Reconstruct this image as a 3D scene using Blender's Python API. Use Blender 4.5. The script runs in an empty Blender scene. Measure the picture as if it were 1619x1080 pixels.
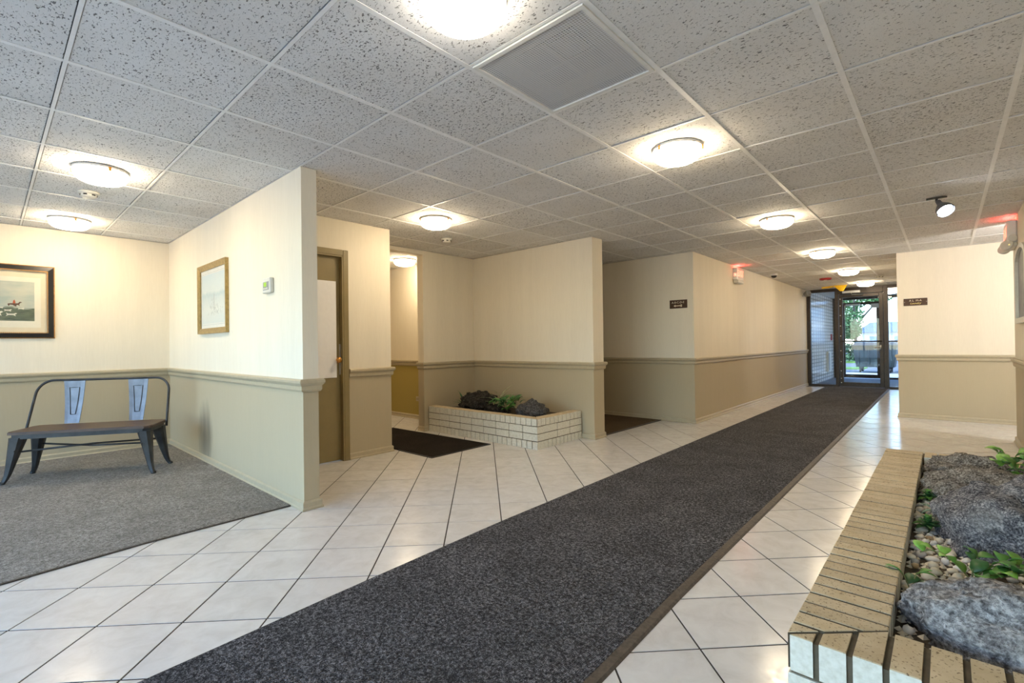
import bpy, bmesh, math, random
from mathutils import Vector, Matrix, noise
random.seed(7)
scene = bpy.context.scene
COL = scene.collection
PI = math.pi

# ------------------------------------------------------------------ camera
CAMZ = 1.11173
H = 2.3516                       # ceiling height
YAW, PITCH, ROLL, FPX = 0.73685, 0.00641, -0.0134, 755.12
def cam_axes():
    f = Vector((-math.sin(YAW)*math.cos(PITCH), math.cos(YAW)*math.cos(PITCH), math.sin(PITCH)))
    r = Vector((math.cos(YAW), math.sin(YAW), 0)); u = r.cross(f)
    return r*math.cos(ROLL)+u*math.sin(ROLL), -r*math.sin(ROLL)+u*math.cos(ROLL), f
cr, cu, cf = cam_axes()
cam = bpy.data.cameras.new('camera'); cam.sensor_fit = 'HORIZONTAL'; cam.sensor_width = 36
cam.lens = FPX*36/1619; cam.clip_start = .02; cam.clip_end = 400
cam_o = bpy.data.objects.new('camera', cam); COL.objects.link(cam_o)
cam_o.matrix_world = Matrix(((cr.x, cu.x, -cf.x, 0), (cr.y, cu.y, -cf.y, 0), (cr.z, cu.z, -cf.z, CAMZ), (0, 0, 0, 1)))
scene.camera = cam_o
def project(x, y, z):
    d = Vector((x, y, z-CAMZ)); w = d.dot(cf)
    if w < .05: return None
    return 809.5+FPX*d.dot(cr)/w, 540-FPX*d.dot(cu)/w, w

# ------------------------------------------------------------------ world, sun, exposure
world = bpy.data.worlds.new('world'); scene.world = world; world.use_nodes = True
wn = world.node_tree.nodes; wl = world.node_tree.links; wn.clear()
wo = wn.new('ShaderNodeOutputWorld'); bg = wn.new('ShaderNodeBackground'); sky = wn.new('ShaderNodeTexSky')
sky.sky_type = 'NISHITA'; sky.sun_disc = False; sky.sun_elevation = math.radians(52); sky.sun_rotation = math.radians(200)
sky.air_density = 1.0; sky.dust_density = 0.4; sky.ozone_density = 4.0
bg.inputs['Strength'].default_value = 1.2
wl.new(sky.outputs[0], bg.inputs[0]); wl.new(bg.outputs[0], wo.inputs[0])
sun = bpy.data.lights.new('sun', 'SUN'); sun.energy = 5.0; sun.angle = .02; sun.color = (1, .95, .86)
sun_o = bpy.data.objects.new('sun', sun); COL.objects.link(sun_o)
sun_o.rotation_euler = (math.radians(28), math.radians(22), 0)
vs = scene.view_settings; vs.view_transform = 'Standard'; vs.look = 'None'; vs.gamma = 1; vs.use_curve_mapping = False
vs.exposure = 0.37
LAMP = 45.0                      # radiance of the ceiling lamps' glass
scene.cycles.use_denoising = True
scene.cycles.max_bounces = 7; scene.cycles.diffuse_bounces = 5; scene.cycles.transparent_max_bounces = 10
scene.cycles.use_adaptive_sampling = True; scene.cycles.adaptive_threshold = .02
scene.cycles.sample_clamp_indirect = 6

# ------------------------------------------------------------------ materials
class NT:
    def __init__(s, name):
        s.m = bpy.data.materials.new(name); s.m.use_nodes = True
        s.t = s.m.node_tree; s.b = s.t.nodes['Principled BSDF']
    def n(s, typ, **kw):
        o = s.t.nodes.new('ShaderNode'+typ)
        for k, v in kw.items(): setattr(o, k, v)
        return o
    def l(s, a, b): s.t.links.new(a, b)
    def coord(s, out='Object', scale=(1, 1, 1), rnd=0):
        tc = s.n('TexCoord'); mp = s.n('Mapping'); mp.inputs['Scale'].default_value = scale
        s.l(tc.outputs[out], mp.inputs[0])
        if rnd:
            oi = s.n('ObjectInfo'); mu = s.n('Math', operation='MULTIPLY'); mu.inputs[1].default_value = rnd
            s.l(oi.outputs['Random'], mu.inputs[0]); s.l(mu.outputs[0], mp.inputs['Location'])
        return mp.outputs[0]
    def pos(s, scale=(1, 1, 1)):
        g = s.n('NewGeometry'); mp = s.n('Mapping'); mp.inputs['Scale'].default_value = scale
        s.l(g.outputs['Position'], mp.inputs[0]); return mp.outputs[0]
    def noise(s, vec, scale, detail=3, rough=.55, dist=0):
        o = s.n('TexNoise'); o.inputs['Scale'].default_value = scale; o.inputs['Detail'].default_value = detail
        o.inputs['Roughness'].default_value = rough; o.inputs['Distortion'].default_value = dist
        s.l(vec, o.inputs['Vector']); return o.outputs['Fac']
    def ramp(s, fac, stops, interp='LINEAR'):
        o = s.n('ValToRGB'); o.color_ramp.interpolation = interp; e = o.color_ramp.elements
        while len(e) < len(stops): e.new(.5)
        for k, (p, c) in enumerate(stops):
            e[k].position = p; e[k].color = tuple(c)+(1,) if len(c) == 3 else c
        s.l(fac, o.inputs[0]); return o.outputs[0]
    def mix(s, fac, a, b, typ='MIX'):
        o = s.n('MixRGB', blend_type=typ)
        for sock, v in ((o.inputs[0], fac), (o.inputs[1], a), (o.inputs[2], b)):
            if isinstance(v, (int, float)): sock.default_value = v
            elif isinstance(v, tuple): sock.default_value = v+(1,) if len(v) == 3 else v
            else: s.l(v, sock)
        return o.outputs[0]
    def math(s, op, a, b=0.0):
        o = s.n('Math', operation=op)
        for sock, v in ((o.inputs[0], a), (o.inputs[1], b)):
            if isinstance(v, (int, float)): sock.default_value = v
            else: s.l(v, sock)
        return o.outputs[0]
    def bump(s, h, strength=.3, dist=.002):
        o = s.n('Bump'); o.inputs['Strength'].default_value = strength; o.inputs['Distance'].default_value = dist
        s.l(h, o.inputs['Height']); s.l(o.outputs[0], s.b.inputs['Normal'])
    def col(s, c):
        if isinstance(c, tuple): s.b.inputs['Base Color'].default_value = c+(1,)
        else: s.l(c, s.b.inputs['Base Color'])
    def fin(s, rough=.6, metal=0, spec=.5):
        s.b.inputs['Roughness'].default_value = rough; s.b.inputs['Metallic'].default_value = metal
        s.b.inputs['Specular IOR Level'].default_value = spec
        return s.m

def simple(name, c, rough=.5, metal=0, var=.08, scale=30, bump=0, spec=.5):
    t = NT(name); v = t.coord(); f = t.noise(v, scale, 4)
    lo = tuple(max(0, x*(1-var)) for x in c); hi = tuple(min(1, x*(1+var)) for x in c)
    t.col(t.ramp(f, [(.3, lo), (.7, hi)]))
    if bump: t.bump(f, bump, .003)
    return t.fin(rough, metal, spec)
def emit(name, c, strength):
    t = NT(name); t.b.inputs['Base Color'].default_value = (.8, .8, .8, 1)
    t.b.inputs['Emission Color'].default_value = c+(1,); t.b.inputs['Emission Strength'].default_value = strength
    return t.fin(.3)
def glass(name, tint=(.93, .97, .97), refl=.0):
    m = bpy.data.materials.new(name); m.use_nodes = True; t = m.node_tree; t.nodes.clear()
    o = t.nodes.new('ShaderNodeOutputMaterial'); tr = t.nodes.new('ShaderNodeBsdfTransparent'); gl = t.nodes.new('ShaderNodeBsdfGlossy')
    fr = t.nodes.new('ShaderNodeFresnel'); mx = t.nodes.new('ShaderNodeMixShader'); fr.inputs[0].default_value = 1.45
    tr.inputs[0].default_value = tint+(1,); gl.inputs['Roughness'].default_value = .02
    ge = t.nodes.new('ShaderNodeNewGeometry'); iv = t.nodes.new('ShaderNodeMath'); iv.operation = 'SUBTRACT'; iv.inputs[0].default_value = 1; t.links.new(ge.outputs['Backfacing'], iv.inputs[1])
    mu = t.nodes.new('ShaderNodeMath'); mu.operation = 'MULTIPLY'; t.links.new(fr.outputs[0], mu.inputs[0]); t.links.new(iv.outputs[0], mu.inputs[1])
    t.links.new(mu.outputs[0], mx.inputs[0]); t.links.new(tr.outputs[0], mx.inputs[1]); t.links.new(gl.outputs[0], mx.inputs[2])
    t.links.new(mx.outputs[0], o.inputs[0]); return m

CREAM = (.80, .73, .60); TAN = (.45, .382, .262); TRIMC = (.435, .372, .255)
def wall_mat(name, stain=None, lower=TAN):
    t = NT(name); p = t.pos((1, 1, 1)); sx = t.n('SeparateXYZ'); t.l(p, sx.inputs[0]); z = sx.outputs[2]
    up = t.math('GREATER_THAN', z, .85)
    streak = t.noise(t.pos((3.2, 3.2, .22)), 2.2, 4)
    weave = t.noise(t.pos((90, 90, 8)), 1, 2)
    c = t.mix(up, lower, CREAM)
    c = t.mix(t.ramp(streak, [(.35, (0, 0, 0)), (.72, (.08, .08, .08))]), c, tuple(x*.72 for x in TAN))
    c = t.mix(t.ramp(weave, [(.3, (0, 0, 0)), (.7, (.05, .05, .05))]), c, (.25, .2, .12))
    if stain:
        cx, cz, wx, wz = stain
        dx = t.math('DIVIDE', t.math('SUBTRACT', sx.outputs[0], cx), wx); dz = t.math('DIVIDE', t.math('SUBTRACT', z, cz), wz)
        d = t.math('ADD', t.math('MULTIPLY', dx, dx), t.math('MULTIPLY', dz, dz))
        nn = t.noise(t.pos((14, 14, 2.5)), 1, 3)
        s = t.math('SUBTRACT', t.math('ADD', nn, .42), d)
        c = t.mix(t.ramp(s, [(.1, (0, 0, 0)), (.95, (.75, .75, .75))]), c, (.13, .11, .085))
    t.col(c); t.bump(weave, .12, .0015); return t.fin(.62, 0, .35)
M = {}
M['wall'] = wall_mat('wall_vinyl')
M['wall_stain'] = wall_mat('wall_vinyl_scuffed', stain=(-5.42, .26, .26, .42))
M['trim'] = simple('tan_paint', TRIMC, .45, var=.05)
M['olive'] = simple('olive_door_paint', (.235, .18, .078), .4, var=.06, scale=8)
M['olive_wall'] = wall_mat('wall_vinyl_olive', lower=(.36, .28, .075))

# acoustic ceiling tile: fissures and pinholes
def ceiling_mat(name, thr, ang, sx_, sy_):
    t = NT(name); tc = t.n('TexCoord'); mp = t.n('Mapping'); mp.vector_type = 'POINT'
    mp.inputs['Rotation'].default_value = (0, 0, ang); mp.inputs['Scale'].default_value = (sx_, sy_, 20)
    oi = t.n('ObjectInfo'); mu = t.math('MULTIPLY', oi.outputs['Random'], 47.0)
    t.l(tc.outputs['Object'], mp.inputs[0]); t.l(mu, mp.inputs['Location'])
    f = t.noise(mp.outputs[0], 1, 1.5, .5, .8)
    pit = t.ramp(f, [(thr, (0, 0, 0)), (thr+.035, (1, 1, 1))])
    v2 = t.coord('Object', (1, 1, 1), 31); fine = t.noise(v2, 260, 2)
    soft = t.noise(t.coord('Object', (1, 1, 1), 13), 3, 3)
    base = t.mix(t.ramp(soft, [(.35, (0, 0, 0)), (.75, (1, 1, 1))]), (.84, .835, .83), (.77, .755, .735))
    # tiles differ a little from each other
    tint = t.mix(oi.outputs['Random'], (.94, .93, .92), (1, 1, 1)); base = t.mix(1.0, base, tint, 'MULTIPLY')
    base = t.mix(t.ramp(fine, [(.36, (.25, .25, .25)), (.5, (0, 0, 0))]), base, (.42, .41, .41))
    t.col(t.mix(pit, (.20, .195, .19), base)); t.bump(pit, .6, .003); return t.fin(.9, 0, .1)
M['ceil'] = [ceiling_mat('fissured_ceiling_tile', .345, .3, 62, 125), ceiling_mat('fissured_ceiling_tile_crosswise', .345, 1.8, 62, 135),
             ceiling_mat('fissured_ceiling_tile_dense', .365, .2, 80, 120), ceiling_mat('fissured_ceiling_tile_plain', .325, .9, 70, 130)]
M['tee'] = simple('white_grid_metal', (.88, .87, .86), .4, var=.04)
M['slab'] = simple('grey_plenum', (.25, .25, .25), .9)

def tile_mat():
    t = NT('white_marbled_floor_tile'); v = t.coord('Object', (1, 1, 1), 23)
    f = t.noise(v, 9, 6, .65, .6); g = t.noise(v, 40, 3)
    oi = t.n('ObjectInfo')
    c = t.ramp(f, [(.30, (.575, .56, .54)), (.5, (.64, .63, .615)), (.7, (.69, .685, .67))])
    c = t.mix(1.0, c, t.mix(oi.outputs['Random'], (.95, .94, .93), (1, 1, 1)), 'MULTIPLY')
    t.col(c)
    r = t.ramp(g, [(.3, (.13, .13, .13)), (.7, (.24, .24, .24))]); t.l(r, t.b.inputs['Roughness'])
    t.b.inputs['Specular IOR Level'].default_value = .5
    t.bump(f, .03, .002); return t.m
M['tile'] = tile_mat()
M['grout'] = simple('dark_grout', (.035, .029, .026), .9)

def carpet_mat(name, dark, mid, light, rib, ribdir, fibre=420, ribw=.12):
    t = NT(name); p = t.pos()
    a = t.noise(p, fibre, 2, .6); b = t.noise(p, 3.5, 4); a2 = t.noise(p, fibre*.33, 2)
    fa = t.math('ADD', t.math('MULTIPLY', a, .6), t.math('MULTIPLY', a2, .4))
    c = t.ramp(fa, [(.38, dark), (.5, mid), (.64, light)])
    w = t.n('TexWave', wave_type='BANDS', bands_direction=ribdir); w.inputs['Scale'].default_value = rib; w.inputs['Distortion'].default_value = .6
    w.inputs['Detail'].default_value = 1; w.inputs['Detail Scale'].default_value = 6
    t.l(p, w.inputs['Vector'])
    c = t.mix(t.math('MULTIPLY', w.outputs['Fac'], ribw*3), c, dark)
    c = t.mix(t.ramp(b, [(.35, (0, 0, 0)), (.7, (.35, .35, .35))]), c, dark)
    t.col(c); t.bump(t.math('ADD', t.math('MULTIPLY', w.outputs['Fac'], .7), fa), .8, .004); return t.fin(.97, 0, .05)
M['runner'] = carpet_mat('charcoal_runner_pile', (.020, .020, .022), (.085, .085, .093), (.36, .36, .39), 48, 'X', 210)
M['carpet'] = carpet_mat('grey_loop_carpet', (.12, .115, .105), (.27, .26, .24), (.46, .45, .43), 26, 'DIAGONAL', 170)
M['brown_carpet'] = carpet_mat('brown_carpet_pile', (.05, .035, .022), (.13, .095, .06), (.24, .18, .12), 50, 'X', 300)
M['doormat'] = carpet_mat('dark_brown_mat_pile', (.008, .006, .005), (.025, .02, .016), (.075, .062, .052), 50, 'Y', 300)
M['rubber'] = simple('scuffed_brown_rubber', (.055, .044, .036), .55, var=.5, scale=60, bump=.2)

def brick_mats():
    t = NT('cream_painted_brick'); v = t.coord('Object', (1, 1, 1), 17); f = t.noise(v, 60, 4)
    t.col(t.ramp(f, [(.3, (.58, .55, .45)), (.6, (.70, .68, .59))])); t.bump(f, .35, .003); a = t.fin(.6)
    t = NT('pitted_buff_brick'); v = t.coord('Object', (1, 1, 1), 17); f = t.noise(v, 140, 3); g = t.noise(v, 14, 3)
    oi = t.n('ObjectInfo')
    base = t.ramp(g, [(.3, (.50, .40, .25)), (.7, (.62, .52, .36))])
    base = t.mix(1.0, base, t.mix(oi.outputs['Random'], (.86, .84, .8), (1.04, 1.03, 1.0)), 'MULTIPLY')
    pit = t.ramp(f, [(.34, (0, 0, 0)), (.40, (1, 1, 1))])
    t.col(t.mix(pit, (.20, .14, .08), base)); t.bump(pit, .5, .003); b = t.fin(.75)
    return a, b
M['brick'], M['brick_top'] = brick_mats()
M['mortar'] = simple('dark_mortar', (.12, .095, .06), .9, var=.2)
M['mortar_light'] = simple('old_mortar', (.30, .27, .2), .9, var=.2)

def rock_mat(name, dark, mid, light, scale=14, white=.0):
    t = NT(name); v = t.coord('Object'); f = t.noise(v, scale, 10, .72, .4); g = t.noise(v, scale*5, 4, .7); h = t.noise(v, scale*.28, 4)
    s = t.math('ADD', t.math('MULTIPLY', f, .4), t.math('MULTIPLY', g, .6))
    c = t.ramp(s, [(.40, dark), (.50, mid), (.62, light)])
    if white: c = t.mix(t.ramp(h, [(.56, (0, 0, 0)), (.68, (white,)*3)]), c, (.62, .60, .57))
    t.col(c); t.bump(s, 1.0, .035); return t.fin(.85, 0, .25)
M['rock_grey'] = rock_mat('blue_grey_speckled_rock', (.03, .03, .037), (.22, .22, .245), (.80, .78, .78), 26, .3)
M['rock_vein'] = rock_mat('grey_white_veined_rock', (.075, .073, .076), (.29, .287, .295), (.70, .69, .69), 14, .55)
M['rock_brown'] = rock_mat('grey_brown_rock', (.045, .04, .034), (.28, .245, .21), (.70, .65, .58), 22, .15)
M['rock_dark'] = rock_mat('dark_lava_rock', (.008, .007, .006), (.035, .03, .026), (.16, .145, .13), 26)
M['rock_mid'] = rock_mat('dark_grey_rock', (.02, .018, .018), (.085, .08, .08), (.27, .26, .25), 22)
M['soil'] = simple('dark_soil', (.06, .045, .03), .95, var=.5, scale=80, bump=.6)
for k, c in (('peb_cream', (.80, .72, .58)), ('peb_white', (.80, .78, .74)), ('peb_grey', (.42, .41, .40)), ('peb_tan', (.46, .32, .18))):
    M[k] = simple(k.replace('peb', 'pebble'), c, .5, var=.15, scale=40, bump=.2)
M['leaf'] = simple('mid_green_leaf', (.10, .27, .045), .42, var=.5, scale=18)
M['leaf_bright'] = simple('bright_green_leaf', (.20, .42, .06), .4, var=.4, scale=18)
M['leaf_dark'] = simple('dark_green_leaf', (.035, .12, .03), .4, var=.5, scale=18)
M['leaf_blue'] = simple('blue_green_leaf', (.20, .34, .27), .5, var=.3, scale=18)
M['leaf_pale'] = simple('pale_striped_leaf', (.40, .44, .24), .5, var=.4, scale=30)
M['stem'] = simple('green_brown_stem', (.14, .16, .06), .6)

M['white'] = simple('white_enamel', (.78, .77, .74), .35, var=.03)
M['gunmetal'] = simple('gunmetal_steel', (.032, .032, .034), .45, .3, var=.4, scale=10)
M['steel_pale'] = simple('brushed_grey_steel', (.16, .17, .20), .44, .5, var=.2, scale=12)
def wood(name, a, b, sc=(60, 4, 60)):
    t = NT(name); v = t.coord('Object', sc); f = t.noise(v, 1, 5, .6, .5); t.col(t.ramp(f, [(.3, a), (.7, b)])); t.bump(f, .15, .002); return t.fin(.45)
M['wood'] = wood('dark_stained_wood', (.040, .022, .016), (.10, .058, .040), (6, 70, 60))
M['bronze'] = simple('dark_bronze_aluminium', (.040, .031, .026), .4, .35, var=.25)
M['bolt'] = simple('bright_bolt', (.75, .74, .72), .3, .8)
M['silver'] = simple('silver_metal', (.62, .62, .62), .3, .9)
M['black'] = simple('black_plastic', (.015, .015, .016), .4)
M['brass'] = simple('antique_brass', (.50, .24, .06), .28, .9, var=.2)
M['glass'] = glass('clear_pane'); M['glass_tint'] = glass('bluish_pane', (.85, .885, .90))
M['cover_glass'] = glass('picture_glass', (.99, .99, .99))
M['lamp'] = emit('lit_warm_lamp_glass', (1, .80, .53), LAMP)
M['lamp_near'] = emit('lit_pale_lamp_glass', (1, .90, .74), LAMP*.35)
M['flood'] = emit('lit_cool_flood_lens', (.80, .88, 1.0), 70)
M['globe'] = emit('lit_cool_globe_glass', (1.0, .94, .88), 480)
M['red_led'] = emit('red_exit_letters', (1, .12, .06), 2.2)
M['red_slot'] = emit('red_exit_slot', (1, .05, .04), 30)
M['lcd'] = emit('green_lcd', (.40, .75, .03), .7); M['lcd'].node_tree.nodes['Principled BSDF'].inputs['Base Color'].default_value = (.03, .06, .01, 1)
M['amber_led'] = emit('amber_led', (1, .7, .1), 2)
M['offwhite'] = simple('off_white_plastic', (.66, .64, .58), .4, var=.04)
M['paper'] = simple('white_board', (.80, .79, .79), .55, var=.02)
M['gold'] = simple('gilt_frame', (.36, .255, .10), .36, .55, var=.25, scale=40)
M['blackframe'] = simple('dark_moulding', (.02, .018, .018), .25, .2)
M['redgold'] = simple('copper_beading', (.48, .24, .07), .35, .6, var=.4, scale=120)
M['mat_cream'] = simple('cream_mount', (.72, .62, .44), .8, var=.05, scale=6)
M['mat_inner'] = simple('pale_cream_mount', (.76, .70, .56), .8, var=.04, scale=6)
M['mat_white'] = simple('white_mount', (.76, .75, .70), .8, var=.03, scale=6)
M['redcoat'] = simple('rust_red_ink', (.45, .09, .03), .8); M['horse'] = simple('brown_ink', (.10, .05, .03), .8)
M['ink_white'] = simple('pale_ink', (.72, .68, .56), .8); M['ink_grey'] = simple('grey_ink', (.30, .33, .33), .8, var=.3)
M['ink_line'] = simple('blue_line_ink', (.30, .42, .48), .8)
M['sign'] = simple('brown_engraved_plastic', (.060, .026, .012), .5, var=.25, scale=12)
M['letter'] = simple('ivory_letter', (.80, .68, .50), .5)
M['letter_y'] = simple('yellow_letter', (.82, .68, .22), .5)
M['yellow'] = simple('yellow_plastic', (.80, .50, .02), .5, var=.1)
M['red'] = simple('red_plastic', (.35, .015, .015), .4)
M['perf'] = None
t = NT('perforated_white_grille'); v = t.coord('Object'); vo = t.n('TexVoronoi'); vo.inputs['Scale'].default_value = 85; vo.inputs['Randomness'].default_value = .0
t.l(v, vo.inputs['Vector']); hole = t.ramp(vo.outputs['Distance'], [(.34, (1, 1, 1)), (.42, (0, 0, 0))])
trn = t.n('BsdfTransparent'); mx = t.n('MixShader'); t.l(hole, mx.inputs[0]); t.l(t.b.outputs[0], mx.inputs[1]); t.l(trn.outputs[0], mx.inputs[2])
t.l(mx.outputs[0], t.t.nodes['Material Output'].inputs[0]); t.col((.72, .72, .73)); M['perf'] = t.fin(.4)
M['duct'] = simple('grey_duct_metal', (.30, .31, .32), .5, .1, var=.2)
M['duct_light'] = simple('pale_duct_board', (.62, .58, .52), .7)
t = NT('white_glazed_wall_tile'); p = t.pos(); br = t.n('TexBrick'); br.offset = 0; br.squash = 1
sp_ = t.n('SeparateXYZ'); cb_ = t.n('CombineXYZ'); t.l(p, sp_.inputs[0]); t.l(t.math('MULTIPLY', sp_.outputs[1], .36), cb_.inputs[0]); t.l(sp_.outputs[2], cb_.inputs[1]); t.l(cb_.outputs[0], br.inputs['Vector'])
br.inputs['Color1'].default_value = (.86, .86, .85, 1); br.inputs['Color2'].default_value = (.80, .81, .80, 1); br.inputs['Mortar'].default_value = (.36, .36, .36, 1)
br.inputs['Scale'].default_value = 1; br.inputs['Mortar Size'].default_value = .012; br.inputs['Brick Width'].default_value = .11; br.inputs['Row Height'].default_value = .09
t.col(br.outputs['Color']); M['vtile'] = t.fin(.2)
M['concrete'] = simple('pale_concrete', (.50, .49, .46), .85, var=.12, scale=3)
M['asphalt'] = simple('grey_asphalt', (.17, .17, .18), .9, var=.25, scale=6)
M['lawn'] = simple('mown_lawn', (.13, .24, .045), .95, var=.4, scale=5, bump=.4)
M['slate_floor'] = simple('blue_grey_vestibule_mat', (.10, .12, .16), .7, var=.3)
M['dumpster'] = simple('green_blue_dumpster_paint', (.020, .034, .038), .45, .1, var=.4, scale=4)
M['foliage'] = simple('tree_foliage', (.09, .20, .07), .6, var=.5, scale=.8)
M['foliage2'] = simple('bush_foliage', (.03, .07, .025), .6, var=.5, scale=2)
M['bark'] = simple('grey_bark', (.10, .085, .07), .9, var=.3)
M['render_white'] = simple('white_render', (.72, .71, .69), .8, var=.04, scale=1)
M['roof_blue'] = simple('slate_blue_roof', (.10, .14, .22), .7, var=.15, scale=2)
M['curtain_blue'] = simple('blue_facade', (.14, .26, .40), .5, var=.2, scale=1)

# ------------------------------------------------------------------ mesh helpers
class MB:
    def __init__(s): s.v = []; s.f = []; s.mi = []; s.sm = []
    def add(s, vs, fs, mi=0, smooth=False):
        o = len(s.v); s.v += [tuple(x) for x in vs]
        for f in fs: s.f.append(tuple(o+i for i in f)); s.mi.append(mi); s.sm.append(smooth)
        return s
    def box(s, x0, x1, y0, y1, z0, z1, mi=0):
        return s.add([(x0, y0, z0), (x1, y0, z0), (x1, y1, z0), (x0, y1, z0), (x0, y0, z1), (x1, y0, z1), (x1, y1, z1), (x0, y1, z1)],
                     [(0, 3, 2, 1), (4, 5, 6, 7), (0, 1, 5, 4), (1, 2, 6, 5), (2, 3, 7, 6), (3, 0, 4, 7)], mi)
    def rbox(s, x0, x1, y0, y1, z0, z1, b, mi=0):      # box with chamfered edges all round
        def ring(i, z): return [(x0+i, y0+b, z), (x0+b, y0+i, z), (x1-b, y0+i, z), (x1-i, y0+b, z), (x1-i, y1-b, z), (x1-b, y1-i, z), (x0+b, y1-i, z), (x0+i, y1-b, z)]
        R = ring(b, z0)+ring(0, z0+b)+ring(0, z1-b)+ring(b, z1); fs = [tuple(range(7, -1, -1)), tuple(range(24, 32))]
        for k in range(3):
            for i in range(8): j = (i+1) % 8; fs.append((k*8+i, k*8+j, k*8+8+j, k*8+8+i))
        return s.add(R, fs, mi)
    def prism(s, poly, z0, z1, mi=0, mt=None, bev=0):  # vertical prism on a plan polygon (ccw), optional chamfer of the top
        n = len(poly); cx = sum(p[0] for p in poly)/n; cy = sum(p[1] for p in poly)/n
        def shr(p):
            d = math.hypot(p[0]-cx, p[1]-cy) or 1; k = bev/d*1.2; return (p[0]+(cx-p[0])*k, p[1]+(cy-p[1])*k)
        vs = [(x, y, z0) for x, y in poly]+[(x, y, z1-bev) for x, y in poly]
        fs = [tuple(range(n-1, -1, -1))]+[(i, (i+1) % n, n+(i+1) % n, n+i) for i in range(n)]
        s.add(vs, fs, mi); mt = mi if mt is None else mt
        if bev:
            a = [(x, y, z1-bev) for x, y in poly]; b = [shr(p)+(z1,) for p in poly]
            s.add(a+b, [(i, (i+1) % n, n+(i+1) % n, n+i) for i in range(n)]+[tuple(range(n, 2*n))], mt)
        else: s.add([(x, y, z1) for x, y in poly], [tuple(range(n))], mt)
        return s
    def loft(s, rings, mi=0, cap=True, smooth=True, closed=True):
        n = len(rings[0]); vs = [p for r in rings for p in r]; fs = []
        for k in range(len(rings)-1):
            for i in range(n if closed else n-1): j = (i+1) % n; fs.append((k*n+i, k*n+j, k*n+n+j, k*n+n+i))
        if cap: fs += [tuple(range(n-1, -1, -1)), tuple(range((len(rings)-1)*n, len(rings)*n))]
        return s.add(vs, fs, mi, smooth)
    def lathe(s, prof, seg=24, c=(0, 0, 0), mi=0, cap=True):
        return s.loft([[(c[0]+r*math.cos(2*PI*i/seg), c[1]+r*math.sin(2*PI*i/seg), c[2]+z) for i in range(seg)] for r, z in prof], mi, cap)
    def tube(s, pts, r, seg=8, mi=0, cap=True):
        P = [Vector(p) for p in pts]; rs = r if isinstance(r, (list, tuple)) else [r]*len(P); rings = []
        t0 = (P[1]-P[0]).normalized(); up = Vector((0, 0, 1)) if abs(t0.z) < .9 else Vector((1, 0, 0)); n = t0.cross(up).normalized()
        for i, p in enumerate(P):
            t = ((P[min(i+1, len(P)-1)]-P[max(i-1, 0)])).normalized(); n = (n-t*n.dot(t)).normalized(); b = t.cross(n)
            rings.append([tuple(p+(n*math.cos(2*PI*k/seg)+b*math.sin(2*PI*k/seg))*rs[i]) for k in range(seg)])
        return s.loft(rings, mi, cap)
    def mesh(s, name, mats):
        m = bpy.data.meshes.new(name); m.from_pydata(s.v, [], s.f)
        for x in (mats if isinstance(mats, (list, tuple)) else [mats]): m.materials.append(x)
        m.polygons.foreach_set('material_index', s.mi); m.polygons.foreach_set('use_smooth', s.sm)
        m.update(); return m
    def build(s, name, mats, parent=None, loc=None, fix=True):
        m = s.mesh(name, mats)
        if fix:
            bm = bmesh.new(); bm.from_mesh(m); bmesh.ops.remove_doubles(bm, verts=bm.verts, dist=1e-6); bmesh.ops.recalc_face_normals(bm, faces=bm.faces); bm.to_mesh(m); bm.free()
        return link(name, m, parent, loc)
def link(name, data, parent=None, loc=None):
    o = bpy.data.objects.new(name, data); COL.objects.link(o)
    if parent: o.parent = parent
    if loc: o.location = loc
    return o
def tag(o, label=None, cat=None, group=None, kind=None):
    for k, v in (('label', label), ('category', cat), ('group', group), ('kind', kind)):
        if v: o[k] = v
    return o
def empty(name, loc, label, cat, group=None, rz=0, kind=None):
    o = link(name, None); o.location = loc; o.rotation_euler = (0, 0, rz); o.empty_display_size = .1
    return tag(o, label, cat, group, kind)
def struct(name, mb, mats, label, cat, parent=None):
    return tag(mb.build(name, mats, parent), label, cat, kind='structure')
def smooth_angle(o, deg=35):
    me = o.data; me.polygons.foreach_set('use_smooth', [True]*len(me.polygons))
    try: me.set_sharp_from_angle(angle=math.radians(deg))
    except Exception: pass

# ------------------------------------------------------------------ the building shell
XL, XP_END = -6.75, -3.245            # alcove back wall; partition end
YP0, YP1 = 1.452, 1.56                # partition faces
XD, YD1 = -4.36, 2.89                 # door wall face and its corner
XO, YO0 = -5.03, 3.83                 # passage wall face, opening jamb
YB0, YB1, XB = 4.73, 4.95, -3.02      # wall behind the left planter
YC, XC = 6.50, -2.54                  # corridor corner
YS = 13.75                            # storefront
YF, XF = 8.80, -.506                  # far right wall
XN, YN = .55, 7.38                    # near right wall
YR = -3.2                             # rear (window) wall
YV = 17.0                             # outer storefront
WALLS = []                            # plan rectangles (x0,x1,y0,y1)
def wall(name, x0, x1, y0, y1, label, z0=0, z1=H, m='wall', reg=True):
    if reg: WALLS.append((x0, x1, y0, y1))
    return struct(name, MB().box(x0, x1, y0, y1, z0, z1), M[m], label, 'wall')
wall('wall_left', XL-.12, XL, YR, YP1, 'cream over tan back wall of the bench alcove')
wall('wall_partition', XL, XP_END, YP0, YP1, 'two-tone partition wall with the scuff mark beside the bench', m='wall_stain')
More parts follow.
